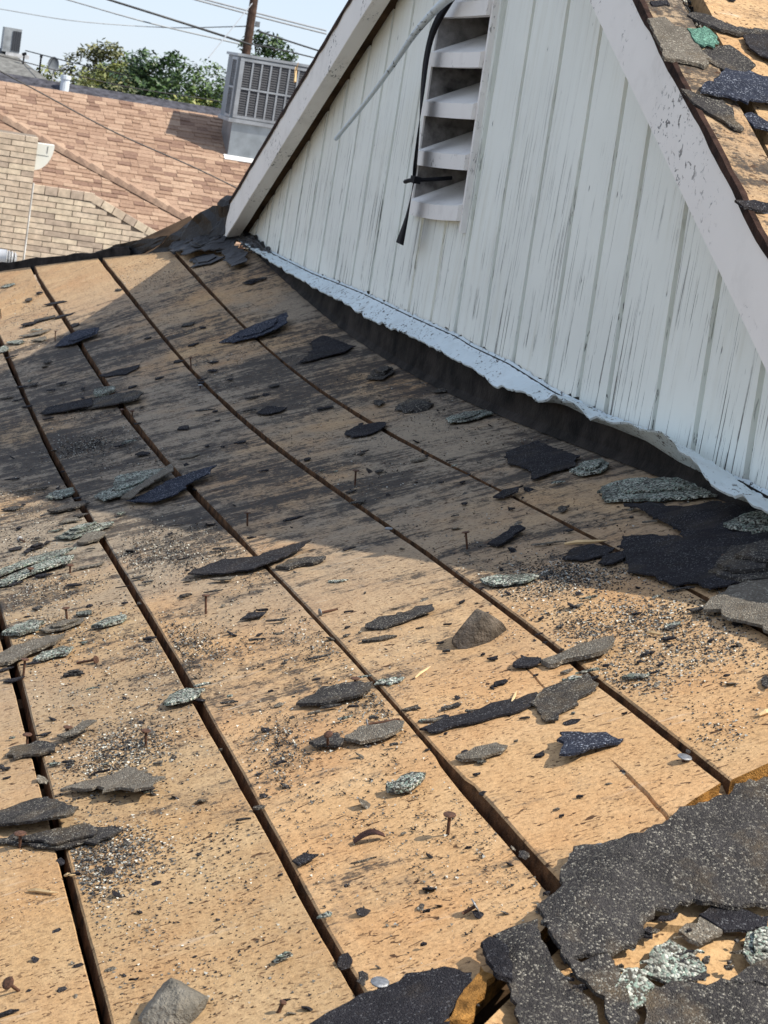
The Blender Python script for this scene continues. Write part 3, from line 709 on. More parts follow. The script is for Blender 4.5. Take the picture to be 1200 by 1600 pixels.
# ---- big pieces, each with its own outline (photo survey) and description
BIG = [
 # (outline, kind, label, opts)
 ([(342, 538), (375, 522), (420, 508), (447, 500), (446, 516), (410, 531), (370, 537)], 'n', 'folded blue-black shingle piece lying across the plank joint near the wall flashing', dict(tilt=(.10, .0), layers=2)),
 ([(465, 571), (488, 550), (486, 537), (505, 527), (551, 544), (538, 554), (501, 562)], 'b', 'flat black felt scrap shaped like a fin on the shaded plank', {}),
 ([(86, 543), (100, 531), (120, 524), (155, 521), (150, 530), (120, 540), (100, 544)], 'n', 'dark shingle piece lifted on the plank joint at the shadow edge', dict(tilt=(.12, 0), layers=2)),
 ([(156, 590), (180, 582), (217, 573), (216, 577), (196, 588), (165, 591)], 'b', 'narrow pointed black shingle sliver on shaded plank', {}),
 ([(62, 649), (75, 640), (130, 631), (142, 628), (143, 640), (110, 645), (70, 650)], 'b', 'long black strip of shingle touching a green-grey strip', dict(tilt=(.05, 0))),
 ([(138, 642), (140, 631), (175, 624), (210, 621), (222, 625), (214, 633), (180, 638)], 'd', 'long green-grey strip of shingle crossing the plank joint in shade', dict(tilt=(.10, 0), th=.006)),
 ([(145, 616), (176, 613), (179, 619), (160, 624), (149, 624)], 'g', 'small thick granule-coated block beside the shaded plank joint', dict(th=.010, tilt=(.1, 0))),
 ([(147, 780), (178, 765), (180, 752), (210, 745), (262, 742), (264, 748), (240, 758), (205, 775), (160, 787)], 'g', 'pale green granule-coated shingle torn in a fan shape', dict(tilt=(.06, 0), layers=2)),
 ([(186, 787), (215, 772), (250, 753), (264, 745), (269, 755), (240, 766), (205, 788)], 't', 'grey split shingle leaning on the fan of granule-coated shingle', dict(tilt=(.14, 0), base=.006)),
 ([(195, 789), (240, 770), (270, 757), (310, 747), (336, 742), (320, 754), (285, 770), (277, 780), (245, 790)], 'n', 'large black leaf-shaped shingle piece at the shadow edge', dict(tilt=(.08, .0), curl=.05)),
 ([(290, 905), (318, 892), (345, 882), (402, 878), (432, 868), (485, 857), (470, 868), (432, 885), (395, 897), (340, 903)], 'b', 'large black torn shingle sheet lying in full sun beside the shadow', dict(tilt=(.05, 0), curl=.04)),
 ([(428, 893), (450, 884), (480, 877), (508, 878), (497, 884), (455, 891)], 'd', 'thick dark shingle strip tucked under the black torn sheet', dict(th=.007)),
 ([(572, 982), (590, 972), (640, 962), (648, 955), (675, 954), (676, 961), (640, 975), (600, 987), (575, 987)], 'd', 'dark wedge of shingle on clean sunlit plank uphill of the stone', dict(tilt=(.04, 0))),
 ([(462, 1107), (485, 1092), (505, 1080), (560, 1076), (585, 1077), (575, 1088), (560, 1094), (525, 1103), (490, 1109)], 'd', 'dark boat-shaped shingle piece left of the narrow plank joint', dict(tilt=(.05, 0), th=.005)),
 ([(538, 1159), (560, 1148), (600, 1138), (632, 1136), (628, 1148), (600, 1161), (565, 1167)], 't', 'brown-grey shingle chip under a lying nail', dict(th=.006)),
 ([(480, 1168), (500, 1158), (525, 1153), (538, 1162), (530, 1172), (490, 1173)], 'd', 'dark chip of shingle pinned by a bent rusty nail', dict(th=.005)),
 ([(655, 1147), (690, 1131), (735, 1120), (765, 1104), (805, 1097), (838, 1088), (842, 1108), (812, 1113), (770, 1124), (730, 1138), (680, 1151)], 'b', 'long black shingle tongue crossing two sunlit planks', dict(curl=.01)),
 ([(832, 1100), (850, 1083), (875, 1073), (915, 1060), (928, 1066), (925, 1085), (903, 1098), (900, 1108), (870, 1124), (870, 1133), (842, 1133), (836, 1118)], 'd', 'ragged dark shingle tab at the end of the long black tongue', {}),
 ([(845, 1042), (875, 1031), (915, 1016), (955, 1009), (958, 1019), (935, 1033), (895, 1040), (858, 1049)], 't', 'grey-brown blade-shaped shingle resting over the plank joint', dict(th=.008, tilt=(.06, 0))),
 ([(800, 1043), (815, 1029), (838, 1037), (846, 1041), (825, 1049), (803, 1050)], 'b', 'small black triangle touching the blade-shaped shingle', {}),
 ([(872, 1161), (930, 1157), (975, 1163), (955, 1173), (920, 1184), (880, 1199), (874, 1199)], 'n', 'black textured shingle wedge propped up on the pale plank', dict(tilt=(-.16, 0), th=.004)),
 ([(715, 1192), (740, 1178), (770, 1173), (792, 1174), (785, 1184), (750, 1192), (722, 1197)], 't', 'grey-green flake of shingle below the long black tongue', dict(th=.005)),
 ([(603, 1243), (615, 1231), (640, 1220), (662, 1220), (658, 1231), (640, 1240), (615, 1246)], 'g', 'thick granule-coated chip alone on the clean plank', dict(th=.009)),
 ([(92, 1241), (130, 1230), (172, 1220), (198, 1204), (213, 1208), (224, 1222), (247, 1235), (235, 1250), (205, 1258), (150, 1243), (140, 1248)], 't', 'large grey-black kite-shaped shingle piece among granules', dict(tilt=(0, -.10), th=.005)),
 ([(-25, 1285), (20, 1270), (55, 1254), (72, 1255), (95, 1270), (118, 1284), (110, 1299), (60, 1304), (-25, 1308)], 'd', 'large dark shingle piece covering a stretch of the widest plank joint', dict(tilt=(0, -.12), th=.005)),
 ([(-20, 1320), (60, 1310), (130, 1295), (190, 1303), (175, 1315), (120, 1325), (90, 1333), (30, 1325)], 'd', 'flat layered shingle piece under the large dark one', dict(layers=2)),
 ([(4, 1188), (20, 1175), (55, 1166), (92, 1168), (85, 1180), (60, 1186), (25, 1190)], 'd', 'dark flat shingle lying across the widest plank joint beside a nail', dict(th=.005)),
 ([(88, 1160), (115, 1148), (138, 1138), (150, 1142), (120, 1158), (100, 1162)], 't', 'grey pointed shingle strip propped against a nail', dict(tilt=(.12, 0), base=.004)),
 ([(254, 1108), (262, 1092), (290, 1083), (318, 1085), (312, 1094), (290, 1104), (268, 1110)], 'g', 'pale green granule-coated oval at the plank joint', dict(tilt=(0, -.08), th=.005)),
 ([(-20, 905), (10, 892), (60, 875), (105, 866), (118, 865), (95, 876), (40, 890), (0, 905)], 'g', 'long granule-coated shingle strip, upper of a pair', dict(tilt=(.04, 0), th=.005)),
 ([(-20, 925), (20, 903), (70, 885), (114, 878), (108, 886), (60, 900), (10, 918)], 'g', 'long granule-coated shingle strip, lower of a pair', dict(tilt=(.04, 0), th=.007)),
 ([(-20, 1040), (20, 1018), (60, 1010), (98, 1003), (85, 1015), (50, 1028), (10, 1045)], 't', 'broad grey-brown shingle strip at the widest plank joint', dict(tilt=(.06, 0), th=.008)),
 ([(50, 1038), (65, 1026), (95, 1018), (115, 1018), (105, 1026), (75, 1034)], 'g', 'pointed granule-coated chip beside the broad grey-brown strip', dict(th=.006)),
 ([(4, 997), (25, 985), (45, 978), (62, 980), (58, 990), (30, 998)], 'g', 'rounded granule-coated chip beside the nail cluster', dict(th=.008)),
 ([(62, 990), (85, 978), (130, 970), (128, 978), (95, 990), (70, 994)], 't', 'grey double flake of shingle below an upright nail', dict(layers=2)),
 ([(141, 985), (160, 975), (190, 966), (200, 967), (190, 975), (160, 985)], 'g', 'slim granule-coated finger of shingle on open plank', dict(th=.007)),
 ([(72, 802), (100, 794), (130, 787), (139, 789), (115, 799), (80, 804)], 'd', 'slim dark shingle strip ending at the long plank joint', dict(th=.005)),
 ([(85, 845), (105, 834), (140, 826), (172, 820), (175, 824), (140, 838), (110, 846)], 'g', 'knobbly dark strip of shingle crossing the long plank joint', dict(layers=3, th=.004)),
 ([(120, 852), (130, 842), (150, 836), (165, 838), (155, 848), (130, 854)], 't', 'brown shingle chip bridging the long plank joint', dict(th=.006)),
 ([(70, 782), (85, 772), (112, 767), (118, 774), (95, 783)], 'g', 'granule-coated chip at the shadow edge on the long plank joint', dict(th=.005)),
 ([(788, 712), (815, 702), (838, 694), (867, 704), (900, 717), (896, 733), (865, 741), (833, 754), (825, 737), (796, 729)], 'b', 'black felt patch torn into ragged teeth near the flashing', {}),
 ([(893, 740), (910, 728), (940, 724), (950, 732), (938, 742), (905, 748)], 'g', 'broken granule-coated chunk beside the toothed felt patch', dict(layers=2, th=.006)),
 ([(768, 782), (785, 773), (813, 768), (806, 776), (785, 783)], 'b', 'black shingle flake lying over the joint below the toothed patch', dict(th=.004, tilt=(.1, 0))),
 ([(937, 768), (960, 758), (987, 755), (1020, 758), (1060, 753), (1100, 773), (1120, 781), (1060, 784), (1020, 787), (943, 788)], 'g', 'wide granule-coated shingle slab below the curled flashing', dict(layers=2, th=.006)),
 ([(972, 795), (1020, 796), (1060, 800), (1120, 790), (1160, 800), (1230, 830), (1230, 905), (1180, 915), (1110, 928), (1080, 918), (1040, 918), (985, 900), (973, 870), (970, 846), (1010, 843), (1068, 852), (1062, 838), (1030, 820), (1005, 806)], 'b', 'large black felt mat at the foot of the gable corner', dict(rough=.003, cuts=2)),
 ([(876, 878), (895, 862), (925, 856), (957, 862), (950, 872), (910, 880)], 'b', 'black felt oval half in shade beside the felt mat', {}),
 ([(930, 886), (945, 873), (977, 868), (975, 878), (955, 888)], 'b', 'small black felt lobe joining the felt mat', {}),
 ([(1092, 965), (1110, 950), (1137, 930), (1180, 913), (1235, 920), (1240, 1010), (1205, 1010), (1187, 995), (1153, 988), (1130, 980), (1123, 967)], 't', 'large buckled grey-brown shingle sheet below the felt mat', dict(tilt=(-.03, 0), th=.005, cuts=2, rough=.003)),
 ([(1128, 832), (1160, 818), (1235, 812), (1235, 840), (1180, 842), (1140, 838)], 'g', 'granule-coated shingle edge at the gable corner, top of its pile', dict(layers=2, th=.008, base=.006)),
 ([(1108, 905), (1140, 870), (1190, 858), (1240, 862), (1240, 915), (1170, 920), (1130, 915)], 'd', 'speckled grey shingle mound at the gable corner', dict(layers=3, th=.007, base=.005)),
 ([(750, 912), (775, 905), (830, 903), (842, 907), (825, 915), (770, 922)], 'g', 'flat granule-coated oblong on the edge of the shadow below the wide slab', dict(th=.005)),
 ([(762, 855), (790, 838), (812, 830), (818, 835), (800, 848), (780, 858)], 'b', 'black pointed flake beside a nail inside the shadow', dict(th=.005, tilt=(.08, 0))),
 ([(730, 662), (700, 665), (695, 658), (725, 648), (757, 645), (770, 650)], 'g', 'crumbling granule-coated chunk below the flashing', dict(layers=2)),
 ([(535, 682), (560, 668), (600, 664), (603, 670), (580, 682), (550, 687)], 'b', 'black felt scrap carrying a granule chip in shade', {}),
 ([(573, 596), (582, 582), (610, 577), (616, 585), (600, 595)], 'd', 'dark layered shingle lump near the flashing', dict(layers=3, th=.005)),
 ([(398, 649), (418, 638), (448, 640), (440, 646), (415, 651)], 'b', 'black triangular flake on the shaded second plank', {}),
 ([(835, 1440), (868, 1408), (878, 1370), (892, 1345), (950, 1335), (1000, 1326), (1038, 1303), (1060, 1285), (1112, 1270), (1142, 1250), (1188, 1238), (1260, 1200), (1260, 1430), (1205, 1428), (1150, 1441), (1080, 1428), (1012, 1450), (1000, 1478), (992, 1500), (950, 1513), (912, 1520), (877, 1526), (862, 1490)], 'd', 'big weathered shingle sheet covering the plank ends at the hip', dict(th=.006, cuts=2, rough=.0045, amp=.0025, base=.003)),
 ([(765, 1482), (800, 1470), (835, 1458), (846, 1490), (868, 1526), (884, 1550), (925, 1592), (950, 1680), (815, 1680), (800, 1590), (782, 1530)], 'd', 'torn shingle tab left of the slits at the hip', dict(th=.005, cuts=2, rough=.004, base=.001)),
 ([(884, 1533), (945, 1518), (962, 1545), (980, 1592), (990, 1680), (962, 1680), (936, 1588), (898, 1548)], 'd', 'narrow torn shingle tab between two slits at the hip', dict(th=.005, cuts=2, rough=.005, base=.004)),
 ([(1000, 1562), (1060, 1556), (1100, 1560), (1190, 1552), (1260, 1560), (1260, 1680), (1010, 1680), (1004, 1610)], 'd', 'lower weathered shingle sheet right of the slits at the hip', dict(th=.005, cuts=2, rough=.004, base=.001)),
 ([(480, 1620), (520, 1590), (560, 1570), (620, 1546), (690, 1527), (737, 1534), (728, 1560), (700, 1600), (690, 1640), (500, 1640)], 'b', 'black shingle lobe with a nail at its edge covering a plank end', dict(th=.005, cuts=2, rough=.003)),
 ([(742, 1500), (762, 1490), (782, 1500), (795, 1560), (775, 1556), (752, 1520)], 'b', 'small black curled flap between the shingle lobe and the lower sheet', dict(th=.006, base=.006, rough=.004)),
 ([(985, 1600), (950, 1570), (960, 1545), (990, 1535), (1010, 1560), (1005, 1590)], 'g', 'granule-coated tab standing out of the slit shingle sheet', dict(th=.004, base=.008)),
 ([(1060, 1470), (1100, 1440), (1130, 1455), (1130, 1475), (1090, 1485)], 't', 'tan shingle flake in the torn hole at the hip', dict(th=.006, base=.002)),
 ([(1155, 1500), (1165, 1470), (1240, 1460), (1240, 1520), (1175, 1520)], 'g', 'pale granule-coated clump in the torn hole at the hip', dict(th=.005, base=.003, layers=2)),
 ([(990, 1530), (1020, 1490), (1080, 1500), (1100, 1540), (1050, 1550)], 'g', 'greenish granule-coated slab in the torn hole at the hip', dict(th=.004, base=.002)),
 ([(1130, 1560), (1170, 1530), (1250, 1520), (1250, 1560)], 'd', 'dark shingle slab at the lower rim of the torn hole', dict(th=.008, base=.006)),
 ([(1090, 1445), (1120, 1430), (1200, 1450), (1195, 1465), (1130, 1462)], 'b', 'black torn strip across the bare wood in the hole at the hip', dict(th=.004, base=.004)),
]
for i, (poly, kd, lab, o) in enumerate(BIG):
    o = dict(o); P = unproj(poly, zdeck)
    ob = sheet('shingle_piece', P, zdeck, KINDS[kd], seed=i*1.7+.3, **o)
    tag(ob, lab, 'shingle piece')
tag(sheet('plank_end', unproj([(692, 1612), (712, 1580), (738, 1540), (752, 1524), (760, 1540), (745, 1575), (728, 1612)], zdeck), zdeck, CUTWOOD, th=.010, base=.0, seed=77, rough=.0015, amp=.002, cuts=1), 'splintered fresh orange plank end between black shingle lobes', 'wood')
# pieces on the main roof slope, beyond the near rake
BIGR = [
 ([(1088, 161), (1099, 148), (1116, 139), (1132, 128), (1163, 132), (1230, 145), (1230, 180), (1163, 176), (1127, 169)], 'n', 'big blue-black shingle piece on the slope beyond the white rake board', dict(base=.012, th=.005)),
 ([(1061, 152), (1075, 154), (1097, 165), (1127, 169), (1145, 187), (1147, 202), (1161, 214), (1145, 214), (1119, 198), (1083, 176)], 'd', 'long dark shingle wedge overhanging the trough behind the rake board', dict(base=.006, th=.005)),
 ([(1009, 44), (1035, 42), (1050, 53), (1072, 59), (1090, 88), (1101, 103), (1097, 116), (1072, 110), (1039, 105), (1033, 95)], 't', 'moss-brown granule-coated shingle tab across the bare verge strip', dict(base=.006, th=.008)),
 ([(1073, 62), (1097, 57), (1108, 62), (1119, 81), (1097, 86), (1084, 81)], 'v', 'green granule-coated patch beside the moss-brown tab', dict(base=.010, th=.004)),
 ([(1090, 90), (1108, 86), (1138, 79), (1156, 90), (1178, 110), (1167, 126), (1141, 121), (1108, 108)], 'd', 'dark speckled shingle flap below the green patch', dict(base=.004, th=.004)),
 ([(1072, 33), (1090, 29), (1112, 37), (1127, 46), (1150, 51), (1230, 60), (1230, 70), (1154, 60), (1119, 53), (1099, 46)], 'd', 'long dark shingle strip with granule rim above the green patch', dict(base=.003, th=.007)),
 ([(1160, 66), (1182, 63), (1230, 66), (1230, 118), (1185, 95), (1169, 86)], 'b', 'smooth black felt flap below the long granule-rimmed strip', dict(base=.005, th=.004)),
 ([(1016, 14), (1042, 11), (1044, 17), (1018, 18)], 'b', 'short black shingle stub bridging the trough behind the rake', dict(base=.004, th=.006)),
 ([(1132, -2), (1156, 2), (1148, 6), (1138, 5)], 'b', 'small black flake on clean wood above the granule-rimmed strip', dict()),
 ([(1145, 326), (1185, 328), (1220, 336), (1200, 341), (1160, 336)], 'b', 'black pointed shingle sliver over the trough behind the rake', dict(base=.006, th=.005)),
 ([(1158, 185), (1172, 183), (1220, 206), (1220, 213), (1178, 205)], 'n', 'small blue-black shingle strip below the big blue-black piece', dict(th=.005)),
]
for i, (poly, kd, lab, o) in enumerate(BIGR):
    P = unproj(poly, zmain)
    ob = sheet('shingle_piece', P, zmain, KINDS[kd], seed=200+i*1.3, **o); tag(ob, lab, 'shingle piece')

# ---- middling scraps: centre, length, height in the photo, kind
MID = [(13, 447, 26, 7, 'g'), (62, 459, 14, 4, 'b'), (70, 500, 40, 8, 'd'), (100, 495, 42, 9, 'b'), (117, 510, 16, 8, 'b'), (50, 524, 56, 8, 't'), (24, 537, 36, 8, 'g'), (62, 532, 32, 8, 't'),
 (4, 549, 22, 12, 'g'), (160, 607, 18, 5, 'd'), (33, 606, 24, 4, 'b'), (78, 612, 20, 5, 'b'), (27, 628, 22, 4, 'b'), (40, 637, 20, 4, 'b'), (75, 656, 24, 5, 'b'), (287, 671, 24, 11, 'b'), (295, 716, 46, 9, 't'),
 (220, 712, 26, 8, 'b'), (378, 693, 24, 5, 'b'), (295, 508, 30, 7, 'd'), (316, 513, 14, 5, 'b'), (278, 567, 22, 6, 'b'), (205, 607, 20, 5, 'b'), (248, 593, 18, 5, 'b'), (508, 640, 40, 6, 'b'), (395, 441, 34, 9, 'b'),
 (410, 437, 14, 8, 'd'), (590, 1003, 76, 9, 'd'), (527, 911, 32, 6, 'g'), (350, 908, 42, 8, 't'), (395, 965, 48, 13, 'b'), (610, 1068, 60, 13, 'g'), (842, 1184, 24, 12, 'b'), (895, 1068, 46, 14, 'g'),
 (920, 1053, 46, 8, 'g'), (885, 1055, 26, 6, 't'), (990, 1063, 58, 14, 'g'), (945, 1045, 12, 7, 'b'), (560, 1190, 10, 5, 't'), (470, 1348, 52, 18, 'b'), (506, 1436, 26, 14, 'g'), (443, 1502, 42, 14, 'g'),
 (405, 1266, 26, 7, 'd'), (437, 1195, 26, 8, 'b'), (115, 918, 30, 9, 'b'), (60, 953, 24, 7, 'd'), (130, 962, 42, 10, 'g'), (65, 903, 34, 7, 'b'), (20, 914, 30, 9, 'b'), (115, 1056, 44, 11, 'd'), (22, 1066, 46, 10, 'b'),
 (138, 888, 72, 6, 't'), (110, 817, 44, 11, 't'), (122, 808, 30, 6, 'd'), (48, 768, 44, 6, 't'), (18, 797, 36, 8, 'd'), (22, 860, 24, 9, 'b'), (57, 858, 30, 10, 'b'), (42, 865, 12, 8, 'b'), (73, 851, 14, 8, 'b'), (58, 844, 10, 6, 'd'),
 (320, 1073, 36, 7, 'g'), (188, 805, 12, 6, 'g'), (8, 1206, 20, 9, 'b'), (10, 1219, 22, 6, 'b'), (145, 1308, 28, 9, 't'), (175, 1303, 30, 12, 'b'), (248, 1195, 28, 7, 't'), (8, 1590, 56, 14, 'b'), (230, 912, 26, 7, 'd'),
 (297, 1046, 16, 6, 'd'), (355, 1102, 30, 7, 'd'), (400, 1003, 26, 6, 'd'), (410, 957, 22, 6, 'b'), (545, 860, 26, 6, 'b'), (430, 972, 36, 6, 'd'), (435, 995, 22, 4, 't'), (500, 1030, 54, 5, 'd'), (780, 1072, 34, 12, 'b'), (770, 1033, 26, 10, 'b'),
 (640, 1112, 40, 9, 'd'), (690, 1125, 30, 8, 'b'), (672, 1130, 60, 9, 't'), (700, 1110, 50, 10, 'd'), (925, 1065, 24, 6, 'b'), (615, 1168, 18, 8, 'd'), (490, 1118, 28, 6, 't'), (753, 1196, 18, 8, 'g'), (745, 1215, 14, 6, 'b'),
 (797, 798, 14, 8, 'b'), (880, 798, 20, 16, 'd'), (858, 852, 60, 6, 't'), (725, 790, 12, 6, 'b'), (690, 757, 10, 5, 'b'), (550, 770, 28, 5, 'd'), (1085, 862, 50, 8, 'b'), (1020, 888, 30, 5, 'g'), (1060, 925, 60, 7, 'd'), (1085, 957, 34, 10, 'd'),
 (1045, 985, 30, 8, 'd'), (1050, 980, 34, 9, 'g'), (1190, 900, 40, 18, 'g'), (1110, 1005, 12, 6, 'b'), (1135, 1060, 14, 8, 'b'), (1195, 1070, 20, 22, 'd'), (1030, 1043, 16, 7, 'b'), (975, 1120, 12, 5, 'b'), (875, 1280, 12, 7, 'b'),
 (905, 1250, 14, 5, 'b'), (868, 1270, 18, 6, 't'), (1180, 1190, 16, 14, 'd'), (1190, 1215, 20, 18, 'd'), (570, 1350, 44, 8, 't'), (540, 1390, 8, 5, 'b'), (437, 1372, 10, 5, 'b'), (730, 1330, 10, 6, 'b'), (665, 1430, 12, 4, 'b'), (660, 1481, 12, 7, 'b'),
 (208, 1536, 18, 7, 'b'), (310, 1340, 9, 6, 'd'), (690, 1525, 14, 7, 'b'), (645, 636, 60, 20, 'd'), (590, 632, 22, 14, 'd'), (690, 612, 40, 8, 'd'), (480, 720, 18, 8, 'b'), (340, 660, 12, 5, 'b'), (335, 645, 10, 5, 'b'), (360, 595, 12, 5, 'b'),
 (232, 530, 14, 4, 'b'), (300, 540, 22, 6, 'b'), (85, 475, 40, 5, 'b'), (45, 470, 16, 6, 'd'), (185, 455, 14, 5, 'd'), (1010, 1470, 30, 20, 'b'), (1045, 1445, 40, 12, 'b'), (940, 1500, 40, 16, 'd'), (1090, 1540, 60, 12, 'd'), (900, 1560, 40, 14, 'b'),
 (1020, 1580, 40, 20, 'd'), (870, 1450, 30, 8, 'd'), (935, 1425, 14, 8, 'b'), (960, 1412, 20, 8, 'd')]
rm = random.Random(77)
for (cu, cv, ru, rv, n) in ((90, 860, 110, 120, 26), (60, 1040, 80, 60, 10), (120, 1230, 120, 90, 14), (70, 560, 90, 110, 12), (640, 1010, 160, 70, 20), (960, 1010, 150, 70, 22), (1020, 800, 140, 60, 18), (480, 1120, 120, 60, 10), (300, 640, 160, 80, 14), (620, 720, 160, 80, 16), (740, 1120, 120, 40, 12), (330, 890, 90, 60, 10)):
    for _ in range(n):
        u, v = rm.gauss(cu, ru*.6), rm.gauss(cv, rv*.6)
        if 5 < u < 1190 and v > 430 + .47*max(0, u-330) + 30: MID.append((u, v, rm.choice((8, 10, 13, 17, 24, 32)), rm.choice((3, 4, 5, 6)), rm.choice('bbbddgt')))
for (cu, cv, ru, rv, n) in ((1050, 1500, 110, 50, 30), (1000, 1380, 130, 60, 16), (880, 1540, 80, 40, 10)):
    for _ in range(n):
        u, v = rm.gauss(cu, ru*.6), rm.gauss(cv, rv*.6)
        if u > 840 and v > 1340 and u < 1195 and v < 1595: MID.append((u, v, rm.choice((10, 16, 22, 34)), rm.choice((5, 8, 12)), rm.choice('bbddgt')))
MLAB = {'b': ('black shingle scrap', 'black shingle scraps'), 'g': ('granule-coated shingle scrap', 'granule-coated shingle scraps'),
        't': ('grey-brown shingle scrap', 'grey-brown shingle scraps'), 'd': ('speckled shingle scrap', 'dark speckled shingle scraps')}
def blob(u, v, L, H, n, seed):
    r_ = random.Random(int(seed*1000)); out = []
    a0 = -.17 + r_.uniform(-.10, .10); n = r_.choice((4, 5, 6, 7)); ph = r_.uniform(0, 1)
    for k in range(n):
        a = 2*pi*(k + ph + r_.uniform(-.28, .28))/n; rx = r_.uniform(.6, 1.12); ry = r_.uniform(.45, 1.2)
        x = cos(a)*L/2*rx; y = sin(a)*H/2*ry
        out.append((u + x*cos(a0) - y*sin(a0), v + x*sin(a0) + y*cos(a0)))
    return out
for i, (u, v, L, H, kd) in enumerate(MID):
    p = deck(u, v); S = FPX / max(1, (p-CAM).dot(FW))
    th = .0026 + .0032*abs(sgn_noise(i*3.1, 0, 0))
    Hh = max(H - th*S*.8, H*.45)
    P = unproj(blob(u, v, L, Hh, 11, i*2.3+.7), zdeck)
    ob = sheet('shingle_scrap', P, zdeck, KINDS[kd], seed=50+i, th=th, step=.004, amp=.0011, cuts=0, rough=.001, layers=2 if i % 4 == 1 and H > 8 else 1,
               base=.004 if u > 830 and v > 1330 else .0008, tilt=(.06*sgn_noise(i*5.3, 2, 2)*2, .0))
    tag(ob, ('long ' if L > 40 else 'small ' if L > 20 else 'tiny ') + MLAB[kd][0] + ' ' + where(p.x, p.y), 'shingle scrap', MLAB[kd][1])

# ---- tiny crumbs of shingle: separate, sharing four meshes
crumb = []
for k in range(5):
    bm = bmesh.new(); bmesh.ops.create_icosphere(bm, subdivisions=1, radius=1)
    for v in bm.verts:
        v.co *= 1 + .45*sgn_noise(v.co.x*2+k*5, v.co.y*2, v.co.z*2); v.co.z = v.co.z*.35 + .28
    me = bpy.data.meshes.new('shingle_crumb'); bm.to_mesh(me); bm.free(); me.materials.append((A_BLACK, A_DARKG, A_BLACK, A_TAN, A_BLACK)[k]); crumb.append(me)
rc = random.Random(21)
nc = 0
while nc < 230:
    u = rc.uniform(0, 1180); v = rc.uniform(430, 1590)
    if u > 820 and v > 1250: continue
    if v < 420 + .47*max(0, u-330): continue
    p = deck(u, v)
    if p.x > -.05 or p.y > 6.6: continue
    o = bpy.data.objects.new('shingle_crumb', crumb[nc % 5]); col.objects.link(o)
    s = rc.choice((.0022, .003, .0035, .0045, .006)) * (1 + .10*(p.y-2)); o.scale = (s*rc.uniform(.8, 1.8), s*rc.uniform(.7, 1.5), s*rc.uniform(.5, 1.1)); o.rotation_euler = (0, AL*-1, rc.uniform(0, 6.28))
    o.location = (p.x, p.y, zdeck(p.x, p.y) - .0004)
    tag(o, 'rounded shingle crumb ' + where(p.x, p.y), 'shingle crumb', 'crumbs of shingle strewn over the planks'); nc += 1

# ---- loose mineral granules
rg = random.Random(5)
GR = [(125, 698, 50, 13, 900), (260, 862, 75, 40, 1500), (270, 1003, 55, 16, 700), (300, 1020, 60, 20, 400), (205, 1165, 70, 26, 1300), (160, 1190, 70, 40, 1200), (150, 1360, 55, 40, 1300), (185, 1325, 70, 25, 1100), (60, 1335, 70, 16, 600),
      (60, 940, 90, 70, 1900), (40, 830, 60, 70, 1200), (40, 500, 60, 50, 700), (900, 900, 130, 22, 1500), (860, 905, 60, 22, 900), (1000, 965, 120, 30, 1700), (1090, 1010, 110, 40, 1700), (940, 985, 80, 26, 800), (990, 1065, 60, 22, 700), (620, 1085, 70, 30, 900), (680, 1060, 80, 30, 600),
      (30, 1420, 50, 16, 500), (720, 1100, 110, 26, 900), (440, 1170, 46, 40, 700), (610, 1000, 80, 20, 600), (430, 880, 70, 40, 500), (500, 1000, 90, 30, 500), (250, 700, 90, 40, 700), (240, 430, 60, 20, 500), (150, 440, 60, 30, 500), (330, 560, 120, 90, 800),
      (1080, 1480, 90, 40, 900), (1150, 1150, 60, 40, 350), (760, 1330, 120, 120, 350), (300, 1450, 220, 120, 700), (600, 700, 200, 90, 900), (200, 620, 200, 90, 900), (550, 950, 500, 120, 2500), (450, 1250, 420, 160, 1500), (160, 1080, 160, 120, 1400), (780, 985, 40, 20, 400)]
gv, gf, gm = [], [], []
TET = ((1, 1, 1), (1, -1, -1), (-1, 1, -1), (-1, -1, 1))
for (cu, cv, ru, rv, n) in GR:
    k = 0
    for _ in range(int(n*2.3)):
        u = rg.gauss(cu, ru*.6); v = rg.gauss(cv, rv*.6) - .12*(u-cu)
        if v < 400 + .47*max(0, u-320) or not (-30 < u < 1230) or v > 1630: continue
        if sgn_noise(u*.03, v*.1, 3) < rg.uniform(-.5, .25): continue
        if u > 840 and v > 1300: continue
        d = ray(u, v); 
        p = deck(u, v) if k % 6 == 0 else None
        if p is None:
            p = Vector((p0.x + rg.gauss(0, .009), p0.y + rg.gauss(0, .022), 0))
        p0 = p; k += 1
        if p.x > -.03: continue
        # leave the joints open
        t = -p.x/CA
        if any(abs(t-gq) < .009 for gq in GAPS): continue
        s = rg.choice((.0004, .0005, .0006, .0007, .0009, .0012))
        z = zdeck(p.x, p.y) + s*.35; b = len(gv); a = rg.uniform(0, 6.28); ca, sa = cos(a), sin(a)
        for tx, ty, tz in TET:
            x = tx*rg.uniform(.6, 1.4); y = ty*rg.uniform(.6, 1.4)
            gv.append((p.x+(x*ca-y*sa)*s, p.y+(x*sa+y*ca)*s, z+tz*s*.75))
        gf += [(b, b+1, b+2), (b, b+2, b+3), (b, b+3, b+1), (b+1, b+3, b+2)]; gm += [rg.choice((0, 0, 0, 1, 1, 2, 3))]*4
def flat(name, c, r=.8):
    m, t, b = nt_mat(name, r); N = NT(t); N.l(N.mix(N.noise(N.coord((1, 1, 1), 'World'), 300, 2), c, tuple(x*.6 for x in c)), b.inputs['Base Color']); return m
gr = mesh_obj('mineral_granules', gv, gf, [flat('granule_black', (.03, .03, .032)), flat('granule_grey', (.16, .155, .14)), flat('granule_pale', (.55, .54, .47), .5), flat('granule_brown', (.12, .085, .055))], None, False, gm)
tag(gr, 'loose mineral granules strewn in drifts over the bare planks', 'granules', kind='stuff')
